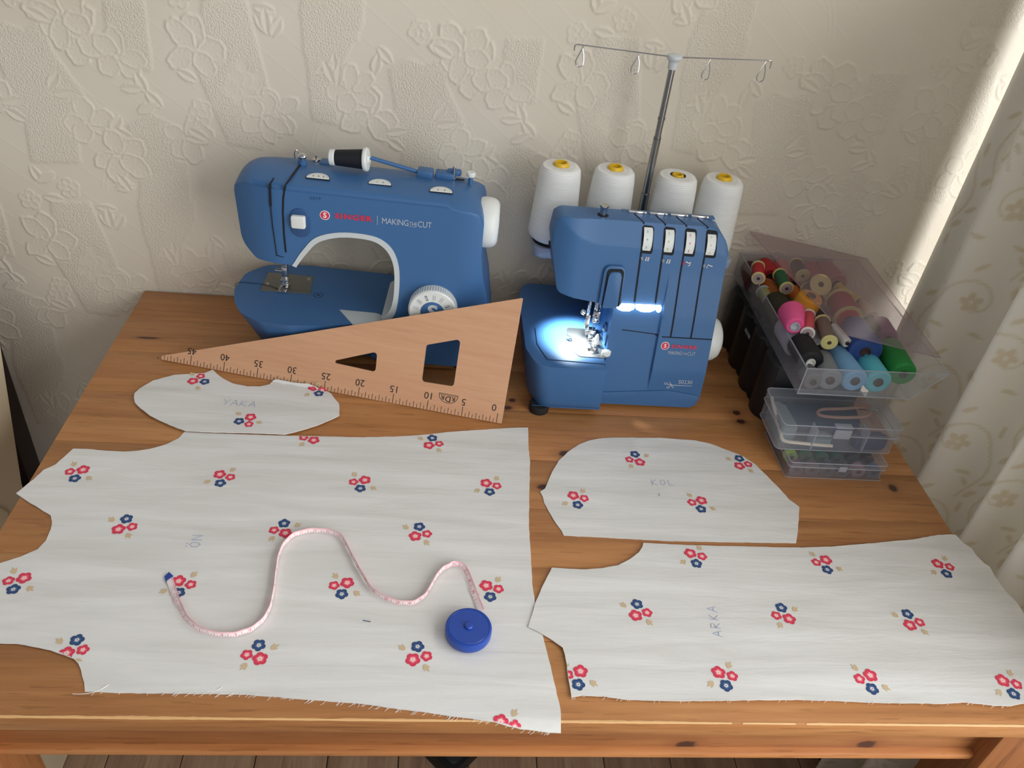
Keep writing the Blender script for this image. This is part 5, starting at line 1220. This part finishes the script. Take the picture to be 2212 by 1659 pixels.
TG = 'thread spools in the clear box'
M['hole'] = mat('spool_hole', lin(70, 52, 46), .8)
M['flange_y'] = mat('yellowed_flange', lin(206, 196, 130), .4)
M['flange_w'] = mat('white_flange', lin(222, 222, 214), .4)
M['flange_g'] = mat('grey_flange', lin(176, 178, 184), .4)
M['paper'] = mat('printed_end_label', lin(170, 150, 150), .6)
NTH = [0]
def spool(label, col, near, far, rn_, rf, kind='cone', flange='flange_y', name='thread_spool', endcol='hole', core=.36):
    """a spool lying with its near end towards the viewer; wound thread, core or flanges"""
    NTH[0] += 1
    a, b = Vector(near), Vector(far); d = (b-a); L = d.length
    o = bpy.data.objects.new(name, None); C.objects.link(o); o.empty_display_size = .01
    o.matrix_world = Matrix.Translation(a) @ d.to_track_quat('Z', 'Y').to_matrix().to_4x4()
    tag(o, label, 'thread spool', TG)
    tm_ = thread_mat('thread_%d' % NTH[0], lin(*col), 800)
    if kind == 'cone':
        q = MB(); q.lathe([(rn_*core, .0008), (rn_*.82, 0), (rn_*.95, .0015), (rn_, .004), (rf, L-.004), (rf*.94, L-.0012), (rf*.5, L), (0, L)], 40); q.build('wound_thread', tm_, o)
        q = MB(); q.lathe([(rn_*core, -.0012), (rn_*(core+.02), .0012)], 24); q.lathe([(rn_*core, -.0012), (rn_*core*.84, -.0012), (rn_*core*.80, .0010), (0, .006)], 24); q.build('core', M[endcol], o)
    elif kind == 'flange':
        q = MB(); q.lathe([(rn_*.5, .002), (rn_*.80, .0022), (rn_*.86, .005), (rf*.86, L-.005), (rf*.8, L-.0022), (0, L-.002)], 36); q.build('wound_thread', tm_, o)
        for z0, r_ in ((0, rn_), (L-.0026, rf)):
            q = MB(); q.lathe([(0, z0), (r_*.93, z0), (r_, z0+.0007), (r_, z0+.0020), (r_*.93, z0+.0026), (0, z0+.0026)], 36); q.build('flange', M[flange], o)
        q = MB(); q.lathe([(r_*.30 if False else rn_*.26, -.0004), (rn_*.76, -.0004), (rn_*.76, .0002)], 30); q.lathe([(0, -.0003), (rn_*.26, -.0003)], 20, m=1); q.build('end_label', [M[endcol] if endcol != 'hole' else M['paper'], M['hole']], o)
    return o
spool('dark maroon thread cone at the back left of the clear box', (70, 28, 36), (.967, -.078, .122), (.975, -.020, .122), .0150, .0140)
spool('red thread spool with yellowed rims near the back left corner of the clear box', (188, 40, 46), (.957, -.106, .150), (.9685, -.066, .150), .0105, .0105, 'flange')
spool('plain red thread cone behind the yellow-rimmed red spool', (196, 46, 48), (.998, -.055, .128), (1.001, -.014, .128), .0135, .0125)
spool('salmon pink thread cone behind the green spool in the clear box', (206, 98, 100), (1.029, -.075, .126), (1.026, -.017, .126), .0165, .0150)
spool('forest green thread spool with yellowed rims at the back of the clear box', (50, 108, 68), (.992, -.135, .152), (.995, -.090, .152), .0108, .0108, 'flange', endcol='paper')
spool('dark purple thread spool with yellowed rims at the back of the clear box', (70, 46, 58), (1.032, -.092, .152), (1.034, -.052, .152), .0112, .0112, 'flange', endcol='flange_y')
spool('dusty pink thread cone beside the dark purple spool', (178, 102, 116), (1.076, -.060, .126), (1.078, -.013, .126), .0150, .0140)
spool('pale dusty rose thread cone at the back right of the clear box', (180, 122, 128), (1.102, -.072, .130), (1.099, -.020, .130), .0190, .0175)
spool('dark olive reel with a big beige end disc behind the amber cone', (52, 48, 34), (1.045, -.130, .160), (1.049, -.098, .128), .0165, .0165, 'flange', 'flange_y', endcol='flange_y')
spool('brown-orange thread cone under the green and red spools', (172, 92, 38), (.998, -.128, .124), (.980, -.080, .124), .0175, .0150)
spool('bright orange thread cone between the green spool and the amber cone', (208, 112, 40), (1.018, -.136, .126), (1.020, -.094, .126), .0125, .0125)
spool('amber yellow thread cone with its dark hole facing up', (214, 148, 46), (1.006, -.186, .1715), (1.001, -.183, .130), .0178, .0190, 'cone', core=.38)
spool('large crimson thread reel at the right of the amber cone', (164, 62, 80), (1.072, -.190, .138), (1.079, -.136, .138), .0215, .0215, 'flange', 'flange_y', endcol='red_print')
spool('slim yellow thread spool along the right side of the clear box', (206, 186, 84), (1.100, -.150, .146), (1.084, -.108, .146), .0080, .0080, 'flange', 'flange_y')
spool('small pale olive thread spool at the left edge of the clear box', (164, 158, 100), (.9725, -.135, .128), (.9705, -.104, .128), .0108, .0108, 'flange', 'flange_g')
spool('big dark olive thread cone at the left of the clear box', (48, 44, 28), (.984, -.186, .126), (.981, -.130, .126), .0215, .0190, 'cone')
spool('emerald green thread cone deep between the olive and amber cones', (16, 92, 66), (.998, -.150, .118), (1.010, -.110, .118), .0140, .0140)
spool('neon pink thread cone with a pale grey base on top of the heap', (238, 92, 150), (.966, -.247, .155), (.974, -.206, .155), .0130, .0190, 'cone', endcol='flange_g', core=.52)
spool('coral pink thread spool with white rims right of the neon pink cone', (208, 84, 94), (.983, -.255, .150), (1.003, -.203, .150), .0100, .0095, 'flange', 'flange_w')
spool('taupe thread spool with yellowed rims near the middle of the clear box', (124, 108, 98), (1.007, -.275, .150), (1.017, -.219, .150), .0115, .0115, 'flange', endcol='flange_y')
spool('narrow white thread spool beside the big blue cone', (212, 210, 204), (1.037, -.268, .146), (1.031, -.226, .146), .0072, .0072, 'cone')
spool('big blue thread cone under the lid at the right of the clear box', (50, 80, 146), (1.062, -.278, .140), (1.069, -.214, .140), .0235, .0200, 'cone', core=.30)
spool('dark brown reel end between the blue cone and the mauve cone', (52, 44, 44), (1.106, -.214, .130), (1.110, -.180, .128), .0118, .0118)
spool('mauve thread cone in the right corner above the green cone', (156, 112, 148), (1.122, -.226, .130), (1.127, -.182, .130), .0145, .0135)
spool('big bright green thread cone at the front right of the clear box', (36, 136, 60), (1.105, -.313, .130), (1.112, -.246, .130), .0180, .0175, 'cone', core=.30)
spool('turquoise thread cone at the front of the clear box', (92, 192, 206), (1.069, -.322, .121), (1.072, -.266, .121), .0180, .0160, 'cone')
spool('light blue thread cone at the front, left of the turquoise one', (122, 174, 214), (1.036, -.322, .121), (1.034, -.256, .121), .0175, .0155, 'cone')
spool('grey thread cone with a brown core at the front, left of the light blue one', (128, 132, 136), (1.001, -.322, .120), (1.007, -.268, .120), .0165, .0150, 'cone')
spool('slate grey thread cone in the front left corner of the clear box', (104, 102, 104), (.978, -.323, .1165), (.978, -.292, .1165), .0130, .0125, 'cone')
spool('big black thread cone at the front left of the clear box', (20, 21, 25), (.9775, -.300, .132), (.978, -.252, .132), .0185, .0180, 'cone', endcol='flange_w', core=.34)
spool('lavender white thread cone at the left between the olive and black cones', (178, 174, 190), (.9815, -.247, .124), (.980, -.196, .124), .0205, .0195, 'cone')
spool('white thread cone under the coral spool', (212, 208, 214), (1.010, -.245, .119), (1.002, -.200, .119), .0165, .0155, 'cone')
spool('dark slate thread cone deep below the taupe spool', (62, 72, 78), (1.006, -.268, .117), (1.030, -.232, .117), .0120, .0120, 'cone')
spool('cream thread cone by the right side of the clear box', (214, 196, 172), (1.117, -.172, .132), (1.112, -.134, .132), .0130, .0120, 'cone')

# ---------------------------------------------------------------- two clear plastic boxes in front of the bin
def shell(x0, x1, y0, y1, z0, z1, th, r, m, q=None):
    q = q or MB(); P_ = fillet([(x0, y0), (x1, y0), (x1, y1), (x0, y1)], r, 5); Pi = fillet([(x0+th, y0+th), (x1-th, y0+th), (x1-th, y1-th), (x0+th, y1-th)], max(r-th, .0005), 5)
    n = len(P_); vs = [(x, y, z0) for x, y in P_]+[(x, y, z1) for x, y in P_]+[(x, y, z1) for x, y in Pi]+[(x, y, z0) for x, y in Pi]
    fs = []
    for i in range(n):
        j = (i+1) % n
        for k in range(3): fs.append((k*n+i, k*n+j, (k+1)*n+j, (k+1)*n+i))
    q.add(vs, fs); return q
sb = thing('bobbin_box', 'small clear plastic box holding rows of bobbins, under the larger clear box', 'storage box', (1.0235, -.338, 0))
SI = T3(-1.0235, .338, 0)
def sbp(q, name, m, par=None, **k): q.v = [tuple(SI @ Vector(v)) for v in q.v]; return q.build(name, m, par or sb, **k)
q = shell(.9555, 1.0915, -.3845, -.2915, .0008, .0215, .0012, .004, None); q.prism(fillet([(.9555, -.3845), (1.0915, -.3845), (1.0915, -.2915), (.9555, -.2915)], .004), 0, .0012); sbp(q, 'base', M['clear'], smooth=False)
q = shell(.9545, 1.0925, -.3855, -.2905, .0195, .0270, .0010, .004, None); q.prism(fillet([(.9545, -.3855), (1.0925, -.3855), (1.0925, -.2905), (.9545, -.2905)], .004), .0264, .0276); sbp(q, 'lid', M['clear'], smooth=False)
q = MB()
for z, e_ in ((.0195, .0008), (.0274, .0008), (.0008, .0006)):
    q.tube([(x, y, z) for x, y in fillet([(.9545, -.3858), (1.0925, -.3858), (1.0925, -.2905), (.9545, -.2905)], .004, 4)], e_, 5, cyclic=True)
sbp(q, 'rim', M['clear_rim'])
q = MB(); q.box((1.0295, -.3872, .0195), (.0115, .0022, .0085), .001); sbp(q, 'latch', M['clear_rim'])
BC = [[((128, 82, 100), 'mauve'), ((116, 84, 96), 'dusky pink'), ((66, 72, 104), 'slate blue'), ((44, 48, 66), 'dark navy'), ((172, 128, 152), 'pale pink'), ((62, 104, 150), 'sky blue')],
      [((198, 232, 66), 'neon yellow'), ((92, 140, 92), 'sage green'), ((36, 140, 100), 'emerald'), ((34, 112, 84), 'deep green'), ((46, 52, 68), 'ink blue'), ((54, 48, 60), 'charcoal')]]
ORD = ['first', 'second', 'third', 'fourth', 'fifth', 'last']
b0 = None
for r_ in range(2):
    for k in range(6):
        col, nm = BC[r_][k]; lab = '%s bobbin in the small clear box, %s from the left in the %s row' % (nm, ORD[k], 'front' if r_ == 0 else 'second') if k < 5 else '%s bobbin in the small clear box, at the right end of the %s row' % (nm, 'front' if r_ == 0 else 'second')
        loc = (.9685+k*.0222, -.3765+r_*.0225, .0115)
        tm_ = thread_mat('bobbin_thread_%d%d' % (r_, k), lin(*col), 1500)
        if b0 is None:
            b0 = thing('bobbin', lab, 'bobbin', loc, 0, 'bobbins in the small clear box'); b0.rotation_euler = (math.radians(90), 0, 0)
            q = MB(); q.lathe([(.004, -.0046), (.0092, -.0046), (.0094, 0), (.0092, .0046), (.004, .0046)], 28); wt = q.build('wound_thread', tm_, b0)
            for z in (-.0050, .0050):
                q = MB(); q.lathe([(.0030, z-.0004), (.0102, z-.0004), (.0102, z+.0004), (.0030, z+.0004), (.0030, z-.0004)], 32); q.build('flange', M['clear'], b0)
            q = MB(); q.lathe([(.0030, -.0052), (.0034, -.0052), (.0034, .0052), (.0030, .0052)], 16); q.lathe([(0, .0040), (.0030, .0040)], 12); q.build('hub', M['hole'], b0)
        else:
            o = copy_tree(b0); o.location = loc; o['label'] = lab
            for ch_ in o.children:
                if ch_.name.startswith('wound_thread'): ch_.data = ch_.data.copy(); ch_.data.materials[0] = tm_
ob = thing('sewing_notions_box', 'larger clear plastic box of sewing notions stacked on the bobbin box', 'storage box', (1.0235, -.318, .0280))
NI = T3(-1.0235, .318, -.0280)
def obp(q, name, m, **k): q.v = [tuple(NI @ Vector(v)) for v in q.v]; return q.build(name, m, ob, **k)
X0_, X1_, Y0_, Y1_ = .9405, 1.1070, -.3605, -.2810
q = shell(X0_, X1_, Y0_, Y1_, .0290, .0580, .0013, .007, None); q.prism(fillet([(X0_, Y0_), (X1_, Y0_), (X1_, Y1_), (X0_, Y1_)], .007), .0282, .0294); obp(q, 'base', M['frosted'], smooth=False)
q = shell(X0_-.001, X1_+.001, Y0_-.001, Y1_+.001, .0560, .0715, .0012, .007, None); q.prism(fillet([(X0_-.001, Y0_-.001), (X1_+.001, Y0_-.001), (X1_+.001, Y1_+.001), (X0_-.001, Y1_+.001)], .007), .0712, .0724); obp(q, 'lid', M['frosted'], smooth=False)
q = MB()
for z in (.0562, .0720): q.tube([(x, y, z) for x, y in fillet([(X0_-.0012, Y0_-.0012), (X1_+.0012, Y0_-.0012), (X1_+.0012, Y1_+.0012), (X0_-.0012, Y1_+.0012)], .007, 5)], .0008, 5, cyclic=True)
q.tube([(x, y, .0288) for x, y in fillet([(X0_, Y0_), (X1_, Y0_), (X1_, Y1_), (X0_, Y1_)], .007, 5)], .0007, 5, cyclic=True); obp(q, 'rim', M['clear_rim'])
for x in (.989, 1.062):
    q = MB(); q.box((x, (Y0_+.012+Y0_)/2+.002, .048), (.0014, .018, .034)); obp(q, 'divider', M['clear_rim'], smooth=False)
q = MB(); q.box((1.0230, Y0_-.0032, .0615), (.0240, .0034, .0150), .0014); q.box((1.0230, Y0_+.001, .0725), (.0240, .0100, .0022), .0008); obp(q, 'latch', M['clear_rim'])
# what lies in the larger box
M['navy_cloth'] = mat('navy_cloth', lin(38, 48, 88), .9); M['teal_cloth'] = mat('teal_cloth', lin(40, 66, 92), .9)
M['sage_cloth'] = mat('grey_green_cloth', lin(120, 138, 140), .9); M['elastic'] = mat('cream_elastic', lin(222, 208, 188), .8); M['skin_ribbon'] = mat('salmon_ribbon', lin(196, 150, 128), .7)
NG = 'sewing notions inside the larger clear box'
def inner(q, name, m, label, cat): return tag(q.build(name, M[m]), label, cat, NG)
q = MB(); q.prism(fillet([(1.052, -.3560), (1.099, -.3560), (1.099, -.338), (1.052, -.338)], .005), .0305, .0490, .004); inner(q, 'folded_cloth', 'navy_cloth', 'navy folded cloth at the front right inside the larger clear box', 'cloth')
q = MB(); q.prism(fillet([(.968, -.3300), (1.068, -.3300), (1.075, -.286), (.962, -.286)], .008), .0300, .0520, .005); inner(q, 'folded_cloth', 'teal_cloth', 'dark teal folded cloth filling the back of the larger clear box', 'cloth')
q = MB(); q.prism(fillet([(.946, -.3480), (.970, -.3480), (.966, -.290), (.944, -.290)], .006), .0300, .0560, .004); inner(q, 'folded_cloth', 'sage_cloth', 'grey green folded cloth at the left inside the larger clear box', 'cloth')
q = MB(); q.tube(catmull([(.9470, -.289, .062), (.9460, -.300, .060), (.9460, -.320, .054), (.9465, -.345, .046), (.9500, -.3555, .040), (.970, -.3575, .0385), (.995, -.3575, .037), (1.020, -.3572, .0355)], 6), .0024, 8); inner(q, 'elastic_strip', 'elastic', 'cream elastic strip bent round the left corner inside the larger clear box', 'elastic')
q = MB(); q.tube(catmull([(1.010, -.318, .057), (1.040, -.322, .058), (1.075, -.318, .059), (1.086, -.308, .060), (1.080, -.299, .060), (1.050, -.302, .0585), (1.015, -.306, .0575)], 6, True), .0023, 8, cyclic=True); inner(q, 'ribbon_loop', 'skin_ribbon', 'salmon ribbon loop on top inside the larger clear box', 'ribbon')
q = MB(); q.prism(fillet([(.992, -.3555), (1.018, -.3555), (1.018, -.337), (.992, -.337)], .003), .0302, .0450, .002); inner(q, 'card_pack', 'sage_cloth', 'pale grey packet behind the latch inside the larger clear box', 'packet')
q = MB(); q.lathe([(0, 0), (.0022, 0), (.0026, .003), (.0016, .020), (.0007, .026), (0, .0262)], 12, T=T3(1.078, -.292, .053) @ R(70, 'Y') @ R(30, 'X')); inner(q, 'metal_bobbin_tool', 'chrome', 'small shiny metal tool at the back right inside the larger clear box', 'tool')
